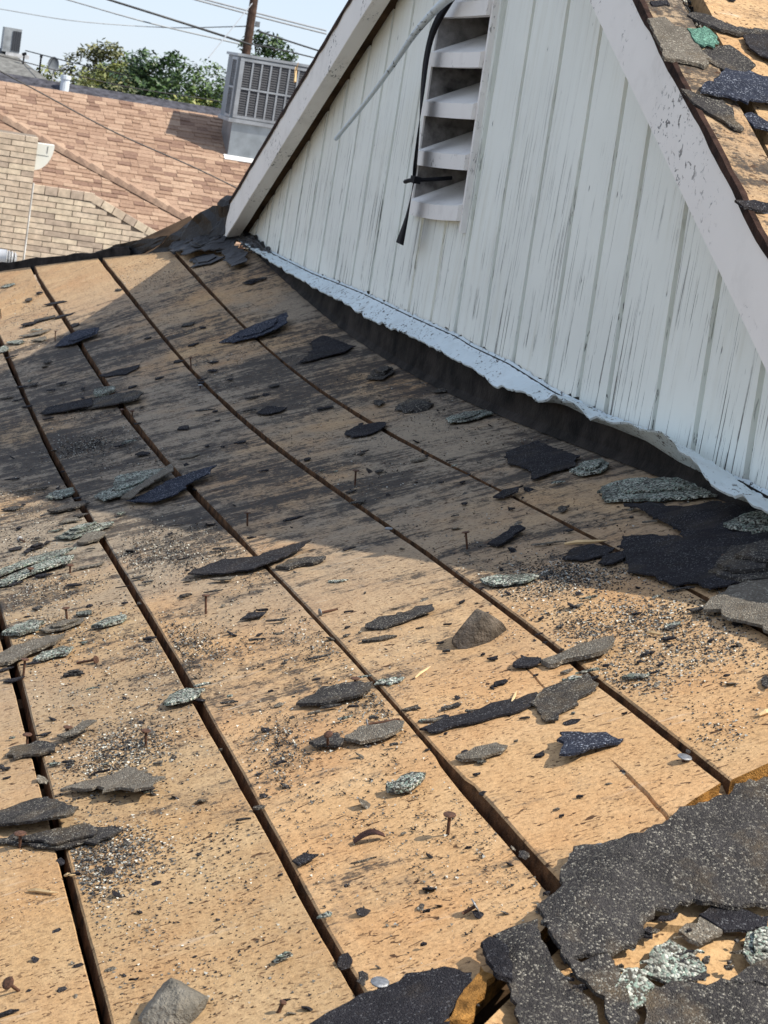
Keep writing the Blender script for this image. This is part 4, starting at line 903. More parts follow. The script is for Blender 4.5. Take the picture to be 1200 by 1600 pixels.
# granules lying in the trough behind the near rake
tv, tf, tm = [], [], []
for _ in range(5200):
    y = rg.uniform(2.2, 3.25); x = rg.uniform(-.012, .045); z = zmain(x, y) - .034 + .03*abs(sgn_noise(x*30, y*14, 2)); s = rg.uniform(.0012, .0034); b = len(tv)
    for tx, ty, tz in TET: tv.append((x+tx*s*rg.uniform(.5, 1.4), y+ty*s*rg.uniform(.5, 1.4), z+tz*s))
    tf += [(b, b+1, b+2), (b, b+2, b+3), (b, b+3, b+1), (b+1, b+3, b+2)]; tm += [rg.choice((0, 0, 1, 1, 2, 3))]*4
o = mesh_obj('mineral_rubble', tv, tf, list(gr.data.materials), None, False, tm)
tag(o, 'crumbled shingle rubble filling the trough behind the white rake board', 'rubble', kind='stuff')

# ---- nails
def nail_mesh(name, L, hr, sr, head_mat, shaft_mat, bend=0):
    mb = MB(); n = 8
    pts = []
    for i in range(n+1):
        f = i/n; pts.append((bend*L*f*f, 0, L*f))
    mb.tube(pts, sr, 8, 0)
    top = Vector(pts[-1]); rows = []
    for (r, z) in ((sr, -.0004), (hr*.97, -.0003), (hr, .0002), (hr*.93, .0008), (hr*.5, .0012), (.0001, .0013)):
        rows.append([top + Vector((r*cos(2*pi*k/14), r*sin(2*pi*k/14)*(1+.05*sin(3*k)), z)) for k in range(14)])
    mb.grid(rows, 1, True)
    return mb
def place_nail(u, v, L, tiltx=0, tilty=0, mat='r', bend=0, hr=.0055, label=None, group=None, lie=None, sink=.003):
    p = deck(u, v); hm = RUST if mat == 'r' else NAILS
    o = nail_mesh('roofing_nail', L, hr, .0016, hm, hm, bend).build('roofing_nail', [RUST if mat != 's' else NAILS, hm], None, True)
    if lie is None:
        o.location = (p.x, p.y, zdeck(p.x, p.y) - sink); o.rotation_euler = (tiltx, tilty - AL*.35, random.uniform(0, .5))
    else:
        q = deck(*lie); d = Vector((p.x-q.x, p.y-q.y, zdeck(p.x, p.y)-zdeck(q.x, q.y) + .004)).normalized()
        o.location = (q.x, q.y, zdeck(q.x, q.y) + .002); o.rotation_euler = d.to_track_quat('Z', 'Y').to_euler()
    tag(o, label or 'rusty nail left standing ' + where(p.x, p.y), 'nail', group or ('nails left standing in the planks' if not label else None))
    return o
for (u, v, h) in [(299, 574, 15), (387, 823, 21), (322, 958, 27), (106, 972, 22), (105, 1152, 16), (555, 1072, 12), (555, 757, 22), (86, 532, 14), (2, 497, 13), (207, 650, 8), (191, 648, 8), (731, 858, 26), (298, 910, 0), (48, 902, 14), (110, 895, 12)]:
    if h: 
        p = deck(u, v); S = FPX/(p-CAM).dot(FW); place_nail(u, v, h/S/.97 + .003, random.uniform(-.12, .12), random.uniform(-.12, .12))
place_nail(700, 1302, .0215, .05, .0, 'r', label='tall rusty nail with a broad tilted head throwing a clear shadow on the clean plank', hr=.006)
place_nail(228, 1166, .021, 0, 0, label='rusty nail standing beside a curl of tan paper')
place_nail(32, 1326, .019, 0, 0, 'r', label='nail with a pale brown head standing in front of the large dark shingle piece', hr=.0065)
place_nail(43, 1166, .017, 0, 0, 'r', label='brown-headed nail standing over the widest plank joint', hr=.0055)
place_nail(35, 1547, .02, .2, -.75, 'r', label='nail leaning far over on the lowest bare plank', hr=.006)
place_nail(36, 1060, .028, 0, .1, 'r', label='dark nail standing beside the broad grey-brown shingle strip')
place_nail(592, 1550, .012, .1, 0, 'g', label='tarred grey nail beside the black shingle lobe', hr=.0075)
place_nail(940, 1328, .006, .05, 0, 'g', label='grey nail head proud of the big weathered shingle sheet', hr=.0062)
place_nail(1067, 1192, .009, .1, .1, 'g', label='grey broad-headed nail near the sawn plank end', hr=.007)
place_nail(516, 1168, .020, .3, -.5, 'r', .3, label='bent rusty nail through a dark chip of shingle', hr=.005)
place_nail(488, 967, .024, mat='g', lie=(527, 954), label='loose grey nail lying across the narrow plank joint', hr=.0055)
place_nail(568, 1141, .034, mat='g', lie=(624, 1127), label='loose shiny nail lying on a brown-grey chip of shingle', hr=.006)
place_nail(313, 608, .012, 0, 0, 'g', label='grey nail at the edge of the shaded plank joint')
place_nail(161, 1036, .03, mat='r', lie=(120, 1038), label='brown nail lying flat beside a black chip')
place_nail(20, 843, .02, mat='g', lie=(38, 848), label='grey nail lying flat on the granule drift')
place_nail(745, 1424, .012, mat='g', lie=(722, 1431), label='grey nail pulled over flat on the clean plank', hr=.007)
place_nail(608, 827, .004, 0, 0, 'g', label='grey nail head in the plank joint at the shadow edge', hr=.006)
place_nail(1137, 880, .012, 0, 0, 'r', label='dark nail in the speckled mound at the gable corner', hr=.008)
place_nail(433, 1582, .013, .2, .3, 'r', label='snapped nail stub between stone and black shingle lobe', hr=.003)
# curved torn strip and paper curl
def curl_strip(name, u0, v0, u1, v1, arc, w, mat, label, cat):
    a, b = deck(u0, v0), deck(u1, v1); rows = []
    for i in range(15):
        f = i/14; p = a.lerp(b, f); h = zdeck(p.x, p.y) + .001 + arc*sin(f*pi)
        p = Vector((p.x, p.y, h)); r = w*(.5+.5*sin(pi*(.1+.85*f)))
        rows.append([p + Vector((0, -r, 0)), p + Vector((0, -r, .001)), p + Vector((0, r, .0018)), p + Vector((0, r, .0008))])
    mb = MB(); mb.grid(rows, 0, True); tag(mb.build(name, mat), label, cat)
curl_strip('bark_curl', 552, 1318, 600, 1308, .006, .005, ROUGHB, 'arched brown curl of torn strip on the clean plank', 'curl')
curl_strip('paper_curl', 232, 1148, 243, 1178, .012, .004, plain('tan_paper', (.42, .36, .28), .8), 'tan curl of paper beside an upright nail', 'curl')
# splinters
for (u0, v0, u1, v1, w, lab) in [(882, 853, 948, 849, .003, 'long pale splinter lying along the felt mat in shade'), (43, 1396, 90, 1401, .0022, 'pale wood splinter left of the widest plank joint'), (648, 1063, 672, 1046, .0016, 'thin pale splinter sticking up beside the granule chip'),
                                 (1185, 1122, 1215, 1112, .003, 'pale splinter lying on the plank near the gable corner'), (100, 1373, 117, 1373, .002, 'orange splinter spanning the widest plank joint'), (798, 1105, 806, 1085, .0015, 'thin pale splinter beside the long black tongue'), (1010, 993, 1035, 996, .002, 'short pale splinter in the granule drift')]:
    a, b = deck(u0, v0), deck(u1, v1); a.z += .003; b.z += .004
    mb = MB(); mb.tube([a, a.lerp(b, .3)+Vector((0, 0, .001)), a.lerp(b, .7), b], [w*.5, w, w*.8, w*.2], 5); tag(mb.build('splinter', SPLINTER), lab, 'splinter')
# paint-fresh splinter on the far rake
a = at_x(461, 128, -.06); 
for dx, dz in ((0, .05), (-.02, .035)):
    pass
mb = MB(); mb.tube([a, a+Vector((0, .01, .03)), a+Vector((0, -.005, .052))], [.004, .003, .0008], 5); mb.tube([a, a+Vector((0, .02, .022)), a+Vector((0, .028, .04))], [.003, .002, .0006], 5)
tag(mb.build('splinter', SPLINTER), 'fresh orange splinter standing on the far rake board', 'splinter')

# ---- stones
def stone(u, v, rx, ry, rz, mat, label, seed, dz=0):
    p = deck(u, v); bm = bmesh.new(); bmesh.ops.create_icosphere(bm, subdivisions=4, radius=1)
    for vv in bm.verts:
        c = vv.co.copy()
        k = 1.12 + .26*sgn_noise(c.x*1.6+seed, c.y*1.6, c.z*1.6) + .22*sgn_noise(c.x*3+seed, c.y*3, c.z*3) + .08*sgn_noise(c.x*9, c.y*9+seed, c.z*9)
        # facets
        for nx, ny, nz, d in ((.3, -.8, .5, .55), (-.7, -.4, .55, .52), (.8, .1, .55, .60), (0.35, -.1, .93, .62), (-.35, .1, .93, .52), (.5, -.8, -.1, .62), (-.2, -.95, .2, .6), (-.5, .6, .6, .6)):
            dd = (c.x*nx + c.y*ny + c.z*nz)*k
            if dd > d: k *= d/dd*.94 + .06
        vv.co = Vector((c.x*rx*k, c.y*ry*k, (c.z*k)*rz))
    o = bm_obj('stone', bm, mat, None, False); o.location = (p.x, p.y, zdeck(p.x, p.y) + rz*.62 + dz); o.rotation_euler = (0, -AL, .3)
    tag(o, label, 'stone'); return o
stone(745, 1003, .033, .026, .027, STONE, 'rough brown lump of broken mortar beside the wide plank joint', 5.6)
stone(272, 1590, .027, .03, .017, STONEG, 'smooth grey-veined stone on the lowest bare plank', 8.0)
stone(655, 640, .030, .035, .010, A_DARKG, 'low dark lump of tar rubble below the flashing', 12.0)

# ---- crumpled black felt at the far end of the gable
HA, HB = Vector((-.02, 6.10, 0)), Vector((-.62, hip_far(-.62)+.02, 0))
hn = (HB-HA).cross(Vector((0, 0, 1))).normalized()
def on_hip_plane(u, v):
    d = ray(u, v); k = ((HA-CAM).dot(hn))/d.dot(hn); return CAM + d*k
def upright(poly, label, seed, mat=FELT, bend=.02):
    P = [on_hip_plane(u, v) for u, v in poly]
    c = sum(P, Vector())/len(P); bm = bmesh.new()
    vs = [bm.verts.new(p) for p in P]; f = bm.faces.new(vs)
    bmesh.ops.triangulate(bm, faces=[f])
    for _ in range(2): bmesh.ops.subdivide_edges(bm, edges=[e for e in bm.edges if e.calc_length() > .03], cuts=1); bmesh.ops.triangulate(bm, faces=[f for f in bm.faces if len(f.verts) > 3])
    for v in bm.verts:
        q = v.co; v.co = q + hn*(bend*sgn_noise(q.x*14, q.z*22, seed) + .006*sgn_noise(q.x*60, q.z*60, seed)) + Vector((0, 0, .004*sgn_noise(q.x*50, q.y*50, seed)))
    fs = list(bm.faces); ret = bmesh.ops.extrude_face_region(bm, geom=fs)
    for v in [e for e in ret['geom'] if isinstance(e, bmesh.types.BMVert)]: v.co += hn*.003
    tag(bm_obj('felt_flap', bm, mat), label, 'felt')
upright([(205, 408), (239, 391), (268, 367), (300, 343), (332, 321), (346, 318), (342, 345), (330, 372), (300, 392), (268, 398), (241, 405)], 'long black felt flap curling up from the far hip', 2.0)
upright([(330, 372), (340, 340), (345, 318), (353, 304), (364, 306), (362, 330), (352, 365)], 'short black felt flap standing against the foot of the far rake', 5.0)
upright([(150, 394), (180, 383), (220, 375), (262, 368), (252, 381), (228, 393), (207, 402), (159, 408)], 'low black felt strip lying along the far hip edge', 9.0, bend=.01)
for j, (poly, lab, o) in enumerate([
  ([(262, 396), (285, 378), (318, 364), (350, 366), (372, 378), (365, 395), (330, 402), (290, 408)], 'crumpled black felt heap at the far foot of the gable', dict(rough=.012, layers=3, th=.006)),
  ([(335, 392), (355, 385), (378, 398), (384, 418), (360, 425), (350, 410)], 'black felt tongue hanging from the crumpled heap', dict(rough=.008, th=.004)),
  ([(350, 372), (385, 376), (425, 402), (440, 425), (415, 415), (385, 398)], 'black felt roll under the far end of the painted flashing', dict(rough=.012, th=.006, layers=2)),
  ([(296, 408), (320, 400), (348, 404), (330, 414), (305, 418)], 'flat black felt scrap below the crumpled heap', dict(th=.005, layers=2))]):
    tag(sheet('felt_scrap', unproj(poly, zdeck), zdeck, FELT, seed=300+j*3, cuts=2, step=.02, amp=.006, **o), lab, 'felt')

# ================================================================== NEIGHBOURHOOD
T20 = tan(radians(20)); NRY, NRZ = 28.68, -0.237
def zA(x, y): return NRZ - abs(NRY - y)*T20
def zB(x, y): return zA(x, y) - .035
def seam_y(x): return 27.62 - (x - .52)*(27.62-25.45)/(2.80-.52)     # cut edge of the upper roof
nh = empty('neighbour_house', (2, 28, zg(28))); tag(nh, 'neighbouring house with tan shingle roof and brick chimney', 'house')
mb = MB(); mb.box(-9, 9, 25.05, 33.3, zg(28)-.3, -2.05); mb.build('exterior_wall', plain('tan_stucco', (.42, .36, .28), .9, .15, 3, .2), nh)
TONES = [plain('tan_shingle_a', (.300, .197, .138), .9, .18, 30, .2), plain('tan_shingle_b', (.355, .240, .170), .9, .18, 30, .2), plain('tan_shingle_c', (.225, .142, .103), .9, .18, 30, .2), plain('tan_shingle_d', (.395, .275, .195), .9, .18, 30, .2)]
UNDER = plain('shingle_underlay', (.22, .13, .085), .9, .2, 10, .2)
def project(P):
    d = P - CAM; z = d.dot(FW); return 600 + FPX*d.dot(RT)/z, 800 - FPX*d.dot(UP)/z
# base planes
mb = MB()
mb.grid([[(-9, 24.98, zA(0, 24.98)-.06), (9, 24.98, zA(0, 24.98)-.06)], [(-9, NRY, NRZ-.06), (9, NRY, NRZ-.06)], [(-9, 34, zA(0, 34)-.06), (9, 34, zA(0, 34)-.06)]])
lower = mb.build('lower_roof', UNDER, nh)
mb = MB()
P = [(-.55, 28.64), (9, 28.64), (9, 23.6), (4.75, 23.6)]
tv_ = [(x, y, zA(x, y)-.012) for x, y in P] + [(x, y, zA(x, y)-.05) for x, y in P]
mb.hexa(tv_[4:] + tv_[:4]); upper = mb.build('upper_roof', UNDER, nh)
tabs = []
rs = random.Random(3)
def tab_rows(zf, keep, lift, par):
    n = 0; y = NRY - .02; row = 0
    while y > 23.7:
        x = -3.4 + rs.uniform(0, .2)
        while x < 6.0:
            w = rs.choice((.10, .13, .16, .19, .23))
            if keep(x+w/2, y-.07):
                tabs.append((x, w, y, zf, lift, rs.choice((0, 0, 1, 1, 2, 3)), par, rs.random() < .45))
            x += w + .004
        y -= .112; row += 1
tab_rows(zA, lambda x, y: y > seam_y(x) + .02, 0, upper)
tab_rows(zB, lambda x, y: y < seam_y(x) + .35 and x < 4 and y > 25.0, 0, lower)
def tab_verts(w, proud):
    t = .017 if proud else .006; L = .150
    s = T20; o = .004
    return [(0, -L, -L*s-.01), (w, -L, -L*s-.01), (w, 0, -.01), (0, 0, -.01), (0, -L, -L*s+t+.004), (w, -L, -L*s+t+.004), (w, 0, .002), (0, 0, .002)]
meshes = {}
cand = []
for i, (x, w, y, zf, lift, tone, par, proud) in enumerate(tabs):
    u, v = project(Vector((x+w/2, y-.07, zf(x, y-.07))))
    vis = -5 < u < 400 and 100 < v < 372 and (v < 400 - .0*u)
    cand.append((0 if vis else 1, y, i))
cand.sort(); solo = {i for (_, _, i) in cand[:300]}
rest = {upper: MB(), lower: MB()}
for i, (x, w, y, zf, lift, tone, par, proud) in enumerate(tabs):
    off = Vector((x, y, zf(x, y)))
    if i in solo:
        key = (w, tone, proud)
        if key not in meshes:
            me = bpy.data.meshes.new('shingle'); me.from_pydata(tab_verts(w, proud), [], BOXF); me.materials.append(TONES[tone]); meshes[key] = me
        o = bpy.data.objects.new('shingle', meshes[key]); col.objects.link(o); o.parent = par; o.location = off
    else:
        rest[par].hexa([Vector(p)+off for p in tab_verts(w, proud)], tone)
for par, mbr in rest.items():
    if mbr.v: tag(mbr.build('shingle_field', TONES, par), kind='stuff')
# ridge and edge caps
def cap(c, d, L, w, par, tone, nm):
    d = d.normalized(); s = Vector((0, 0, 1)).cross(d).normalized(); up_ = d.cross(s)
    hw = w/2
    pts = [c - d*L/2 - s*hw - up_*.04, c - d*L/2 + s*hw - up_*.04, c + d*L/2 + s*hw - up_*.04, c + d*L/2 - s*hw - up_*.04,
           c - d*L/2 - s*hw*.7 + up_*.012, c - d*L/2 + s*hw*.7 + up_*.012, c + d*L/2 + s*hw*.7 + up_*.034, c + d*L/2 - s*hw*.7 + up_*.034]
    mesh_obj(nm, pts, BOXF, TONES[tone], par)
for k in range(26):
    x = -.9 + k*.19; cap(Vector((x, NRY+.01, NRZ-.040)), Vector((1, 0, 0)), .20, .20, upper, rs.choice((1, 3, 1)), 'ridge_shingle')
for k in range(24):
    f = k/23; x = -.2 + f*3.5; y = seam_y(x); p = Vector((x, y, zA(x, y)-.004)); q = Vector((x+.1, seam_y(x+.1), 0)); q.z = zA(q.x, q.y)-.004
    cap(p, p-q, .235, .26, upper, rs.choice((0, 1, 1, 3)), 'edge_shingle')

# ---- brick chimney with a shoulder
BR = [plain('brick_a', (.66, .53, .40), .9, .2, 14, .4), plain('brick_b', (.72, .59, .45), .9, .2, 14, .4), plain('brick_c', (.54, .43, .335), .9, .2, 14, .4), plain('brick_d', (.76, .63, .47), .9, .2, 14, .4)]
CY = 24.45
c0 = at_y(51, 290, CY); cl = at_y(-60, 200, CY); ct = at_y(48, 212, CY); cs1 = at_y(145, 302, CY); cs2 = at_y(262, 371, CY)
sx = c0.x; ztop = ct.z; zsh = at_y(51, 288, CY).z; bx1 = cs1.x; bx2 = cs2.x; zs2 = cs2.z
zbase = -3.4
mort = plain('brick_mortar', (.24, .20, .16), .95, .2, 20, .3)
mb = MB(); mb.box(cl.x-.4, sx-.008, CY-.052, CY+.5, zbase, ztop-.01)
sl_ = (zs2-zsh)/(bx2-bx1); xe = bx2 + .45; ze = zs2 + sl_*.45
n0 = len(mb.v)
prof = [(sx-.006, zbase), (xe, zbase), (xe, ze-.03), (bx1, zsh-.03), (sx-.006, zsh-.03)]
mb.v += [Vector((x, CY+.012, z)) for x, z in prof] + [Vector((x, CY+.45, z)) for x, z in prof]
mb.f.append(tuple(n0+i for i in range(5))); mb.m.append(0); mb.f.append(tuple(n0+5+i for i in reversed(range(5)))); mb.m.append(0)
for i in range(5): mb.f.append((n0+i, n0+5+i, n0+5+(i+1) % 5, n0+(i+1) % 5)); mb.m.append(0)
chim = mb.build('chimney', mort, nh)
rb = random.Random(9); bmesh_cache = {}
def brick(x0, x1, yf, z0, z1, rot=0, c=None):
    L = round(x1-x0, 2); h = z1-z0; tone = rb.choice((0, 0, 1, 1, 2, 3)); key = (L, round(h, 3), tone)
    if key not in bmesh_cache:
        me = bpy.data.meshes.new('brick'); me.from_pydata(boxv(0, L, 0, .07, 0, h), [], BOXF); me.materials.append(BR[tone]); bmesh_cache[key] = me
    o = bpy.data.objects.new('brick', bmesh_cache[key]); col.objects.link(o); o.parent = chim
    o.location = (x0, yf + rb.uniform(-.004, .002), z0); o.rotation_euler = (0, rot, rb.uniform(-.004, .004))
CH = .066; BL = .30
z = ztop - CH; row = 0
while z > zbase + .3:
    x = sx - .01; first = True
    while x > cl.x - .3:
        L = (BL if row % 2 else BL*.5) if first else BL
        brick(x-L+.010, x, CY-.062, z, z+CH-.009); x -= L; first = False
    z -= CH; row += 1
z = zsh - .10 - CH; row = 0
while z > zbase + .3:
    x = sx; xr = bx1 + max(0, (zsh - .11 - z - CH*.5))/abs(sl_); first = True
    while x < min(xr, xe) - .03:
        L = (BL if row % 2 else BL*.66) if first else BL
        L2 = min(L, xr - x)
        if L2 > .04: brick(x, x+L2-.010, CY, z, z+CH-.009)
        x += L; first = False
    z -= CH; row += 1
x = sx
while x < bx1 - .02:
    brick(x, min(x+.14, bx1+.02), CY-.006, zsh-.095, zsh); x += .15
ang = math.atan(-sl_)
k = 0; cl_ = hypot(1, sl_)
while k*.15 < (bx2+.4-bx1)*cl_:
    x = bx1 + .01 + k*.15/cl_; z = zsh + sl_*(x-bx1)
    brick(x - .095*sin(ang)*1.0, x - .095*sin(ang) + .14, CY-.006, z-.095*cos(ang), z, ang); k += 1
mb = MB(); pw = at_y(50, 300, CY-.07)
mb.tube([(sx+.004, CY-.03, zbase), (sx+.004, CY-.03, zsh+.02)], .012, 6); mb.build('corner_bead', plain('white_bead', (.72, .72, .70), .7), chim)
# rounded white hood on the side of the chimney
a = at_y(48, 222, CY+.03); b_ = at_y(85, 227, CY+.03); c_ = at_y(48, 266, CY+.03)
rows = []; w_, h_ = b_.x-a.x, a.z-c_.z
for i in range(13):
    f = i/12; an = f*pi/2; x = a.x + w_*cos(an)**.8 if f < 1 else a.x; zb = b_.z - (h_)*sin(an)
    rows.append((x, zb))
mb = MB(); n0 = 0
prof = [(a.x-.02, a.z)] + [(x, zb) for x, zb in rows] + [(a.x-.02, c_.z)]
mb.v = [Vector((x, CY-.03, z)) for x, z in prof] + [Vector((x, CY+.16, z)) for x, z in prof]; n = len(prof)
mb.f.append(tuple(range(n))); mb.m.append(0); mb.f.append(tuple(n+i for i in reversed(range(n)))); mb.m.append(0)
for i in range(n): mb.f.append((i, (i+1) % n, n+(i+1) % n, n+i)); mb.m.append(0)
hood = mb.build('vent_hood', plain('white_enamel', (.80, .79, .70), .5, .06, 4, 0), None)
tag(hood, 'rounded white hood sticking out beside the brick chimney', 'vent hood')
mb = MB(); mb.box(a.x, a.x+w_*.8, CY-.033, CY-.02, (a.z+c_.z)/2+.03, (a.z+c_.z)/2+.036); mb.box(b_.x-.08, b_.x-.07, CY-.034, CY-.02, b_.z-.10, b_.z-.02); child(mb.build('seam', plain('seam_grey', (.35, .35, .33), .7)), hood)
# white duct at the foot of the chimney
a = at_y(-20, 402, 21.5); b_ = at_y(24, 405, 21.5)
mb = MB(); mb.tube([a+Vector((-.6, 0, 0)), b_+Vector((-.10, 0, 0))], .085, 16, 0)
duct = empty('duct', a); tag(duct, 'fat white duct with a ribbed grey end below the brick chimney', 'duct')
mb.build('duct_pipe', plain('white_duct', (.78, .78, .77), .5, .05, 5, 0), duct, True)
for k in range(4):
    mb = MB(); p = b_ + Vector((-.11+k*.032, 0, 0)); mb.tube([p, p+Vector((.012, 0, 0)), p+Vector((.024, 0, 0))], [.078, .090 - .008*k, .076 - .01*k], 14); mb.build('duct_rib', plain('duct_rib_grey', (.40, .41, .42), .5), duct)

# ---- evaporative cooler on the tan roof
q0 = at_y(360, 185, 27.35); q1 = at_y(375.5, 87.5, 27.35); qb = at_y(352, 235, 27.30)
CW, CD = 1.12, .86; cz0, cz1 = q0.z, q1.z; cx = q0.x; cy = 27.35
cool = empty('evaporative_cooler', (cx+.5, cy+.4, qb.z)); tag(cool, 'grey metal evaporative cooler standing on the tan shingle roof', 'cooler')
PANEL = plain('cooler_louvre_grey', (.055, .058, .066), .6, .1, 30, 0, .2); CAB = plain('cooler_cabinet_grey', (.24, .265, .29), .5, .12, 3, .05, .4)
mb = MB(); mb.box(cx, cx+CW, cy, cy+CD, cz0, cz1); mb.build('cabinet', CAB, cool)
mb = MB(); mb.box(cx-.03, cx+CW+.03, cy-.03, cy+CD+.03, cz1, cz1+.035); mb.build('lid', GALV, cool)
mb = MB(); mb.box(cx-.025, cx+CW+.025, cy-.025, cy+CD+.025, cz0-.04, cz0+.01); mb.build('base_tray', GALV, cool)
def panel(fn, W, H, nx):
    """louvred pad frame, fn maps (u across, out, z) to a point"""
    pm = MB()
    def b(u0, u1, o0, o1, z0, z1):
        pm.hexa([fn(u0, o0, z0), fn(u1, o0, z0), fn(u1, o1, z0), fn(u0, o1, z0), fn(u0, o0, z1), fn(u1, o0, z1), fn(u1, o1, z1), fn(u0, o1, z1)])
    b(.05, W-.05, .001, .006, .05, H-.05)
    fr = pm.build('pad_panel', PANEL, cool)
    pm = MB(); b2 = pm
    def bb(u0, u1, z0, z1, o=.022): pm.hexa([fn(u0, .004, z0), fn(u1, .004, z0), fn(u1, o, z0), fn(u0, o, z0), fn(u0, .004, z1), fn(u1, .004, z1), fn(u1, o, z1), fn(u0, o, z1)])
    bb(.02, W-.02, .02, .055, .024); bb(.02, W-.02, H-.055, H-.02, .024); bb(.02, .075, .057, H-.057, .0235); bb(W-.075, W-.02, .057, H-.057, .0235); bb(.077, W-.077, H*.5-.012, H*.5+.012, .023)
    child(pm.build('panel_frame', GALV), fr)
    for i in range(1, nx):
        u = .07 + (W-.14)*i/nx; pm = MB()
        for z0, z1 in ((.057, H*.5-.014), (H*.5+.014, H-.057)): pm.hexa([fn(u-.011, .004, z0), fn(u+.011, .004, z0), fn(u+.011, .02, z0), fn(u-.011, .02, z0), fn(u-.011, .004, z1), fn(u+.011, .004, z1), fn(u+.011, .02, z1), fn(u-.011, .02, z1)])
        child(pm.build('mullion', GALV), fr)
    pm = MB()
    for i in range(22):
        z = .06 + (H-.12)*i/22; pm.hexa([fn(.06, .006, z), fn(W-.06, .006, z), fn(W-.06, .014, z), fn(.06, .014, z), fn(.06, .006, z+.020), fn(W-.06, .006, z+.020), fn(W-.06, .007, z+.020), fn(.06, .007, z+.020)])
    child(pm.build('louvre_blades', PANEL), fr)
H_ = cz1-cz0
panel(lambda u, o, z: Vector((cx+u, cy-o, cz0+z)), CW, H_, 8)
panel(lambda u, o, z: Vector((cx-o, cy+CD*.45-u*.45*CD/CW*1.0, cz0+z)), CW, H_, 3)
mb = MB(); px0, px1, py0, py1 = cx+.035, cx+CW-.1, cy+.02, cy+CD-.1; zr0 = zA(0, py0)-.03; zr1 = zA(0, py1)-.03
mb.hexa([(px0, py0, zr0), (px1, py0, zr0), (px1, py1, zr1), (px0, py1, zr1), (px0, py0, cz0-.041), (px1, py0, cz0-.041), (px1, py1, cz0-.041), (px0, py1, cz0-.041)])
mb.build('duct_base', plain('galvanised_duct', (.45, .50, .54), .32, .25, 3, .05, .75), cool)
mb = MB(); mb.hexa([(px0-.05, py0-.12, zA(0, py0-.12)+.016), (px1+.05, py0-.12, zA(0, py0-.12)+.016), (px1+.05, py0+.01, zA(0, py0)+.02), (px0-.05, py0+.01, zA(0, py0)+.02),
                    (px0-.05, py0-.12, zA(0, py0-.12)+.026), (px1+.05, py0-.12, zA(0, py0-.12)+.026), (px1+.05, py0+.01, zA(0, py0)+.03), (px0-.05, py0+.01, zA(0, py0)+.03)])
mb.build('base_flashing', plain('white_flashing', (.75, .74, .72), .5, .1, 5), cool)

# ---- dark roofed house behind
def at(u, v, y): return at_y(u, v, y)
DY = 40
dl, dr = at(-60, 99, DY), at(345, 170, DY)
dz = (dl.z + dr.z)/2
dh = empty('dark_roofed_house', (dl.x, DY, zg(DY))); tag(dh, 'low house with dark grey shingle roof behind the tan roof', 'house')
DARKR = plain('dark_grey_shingles', (.085, .085, .10), .9, .45, 9, .5, dist=.02)
mb = MB(); xr = dr.x + 1.0
mb.grid([[(-14, DY-4.5, dl.z-1.9), (xr, DY-4.5, dr.z-1.9)], [(-14, DY, dl.z), (xr, DY, dr.z)], [(-14, DY+5, dl.z-2.0), (xr, DY+5, dr.z-2.0)]])
dro = mb.build('roof', DARKR, dh)
mb = MB(); mb.box(-13.6, xr-.4, DY-4, DY+4.5, zg(DY)-.3, dr.z-1.95); mb.build('exterior_wall', plain('pale_stucco', (.5, .48, .44), .9, .1), dh)
a = at(102, 128, DY-.3)
mb = MB(); mb.tube([(a.x, DY-.3, a.z-.25), (a.x, DY-.3, a.z+.05)], .085, 12); mb.tube([(a.x, DY-.3, a.z+.05), (a.x, DY-.3, a.z+.12), (a.x, DY-.3, a.z+.125)], [.10, .10, .02], 12)
tag(mb.build('roof_vent', plain('white_vent_paint', (.72, .78, .82), .5, .05, 5, 0)), 'short white pipe vent standing on the dark grey roof', 'vent pipe')
# ---- grey roofed house with its own cooler
GY = 54
r1 = at(12, 77, GY); r0 = at(-70, 64, GY); e1 = at(84, 121, GY-3)
gh = empty('grey_roofed_house', (r0.x, GY, zg(GY))); tag(gh, 'far house with weathered light grey hip roof', 'house')
mb = MB(); GREYR = plain('light_grey_shingles', (.20, .20, .19), .9, .35, 6, .5, dist=.03)
V = [Vector((r0.x-8, GY, r1.z)), Vector((r1.x, GY, r1.z)), Vector((e1.x, GY-3.2, e1.z-.15)), Vector((r0.x-8, GY-3.2, e1.z-.15)), Vector((e1.x, GY+4, e1.z-.15)), Vector((r0.x-8, GY+4, e1.z-.15))]
mb.v = V; mb.f = [(3, 2, 1, 0), (2, 4, 1), (4, 5, 0, 1)]; mb.m = [0, 0, 0]; mb.build('roof', GREYR, gh)
mb = MB(); mb.box(r0.x-8, e1.x-.4, GY-2.8, GY+3.5, zg(GY)-.3, e1.z-.16); mb.build('exterior_wall', plain('white_stucco', (.6, .58, .55), .9, .1), gh)
a, b_ = at(2, 78, GY-.4), at(33, 50, GY-.4)
ac = empty('far_cooler', (a.x+.3, GY, a.z)); tag(ac, 'far boxy cooler perched on the light grey roof ridge', 'cooler')
mb = MB(); mb.box(a.x, b_.x, GY-.7, GY+.1, a.z-.02, b_.z+.06); mb.build('cabinet', plain('far_cabinet', (.34, .36, .37), .6), ac)
for k in range(4):
    xx = a.x + .02 + (b_.x-a.x)*(.46+.13*k); mb = MB(); mb.box(xx, xx+.045, GY-.715, GY-.701, a.z+.03, b_.z); mb.build('louvre', PANEL, ac)
mb = MB(); mb.box(a.x+.1, b_.x+.25, GY-.72, GY-.2, a.z-.12, a.z-.021); mb.build('tray', plain('white_tray', (.7, .7, .7), .5), ac)
a = at(62, 107, GY-2); mb = MB(); mb.tube([(a.x, GY-2, a.z-.2), (a.x, GY-2, a.z+.26)], .022, 8); mb.tube([(a.x, GY-2, a.z+.26), (a.x, GY-2, a.z+.33)], .035, 8)
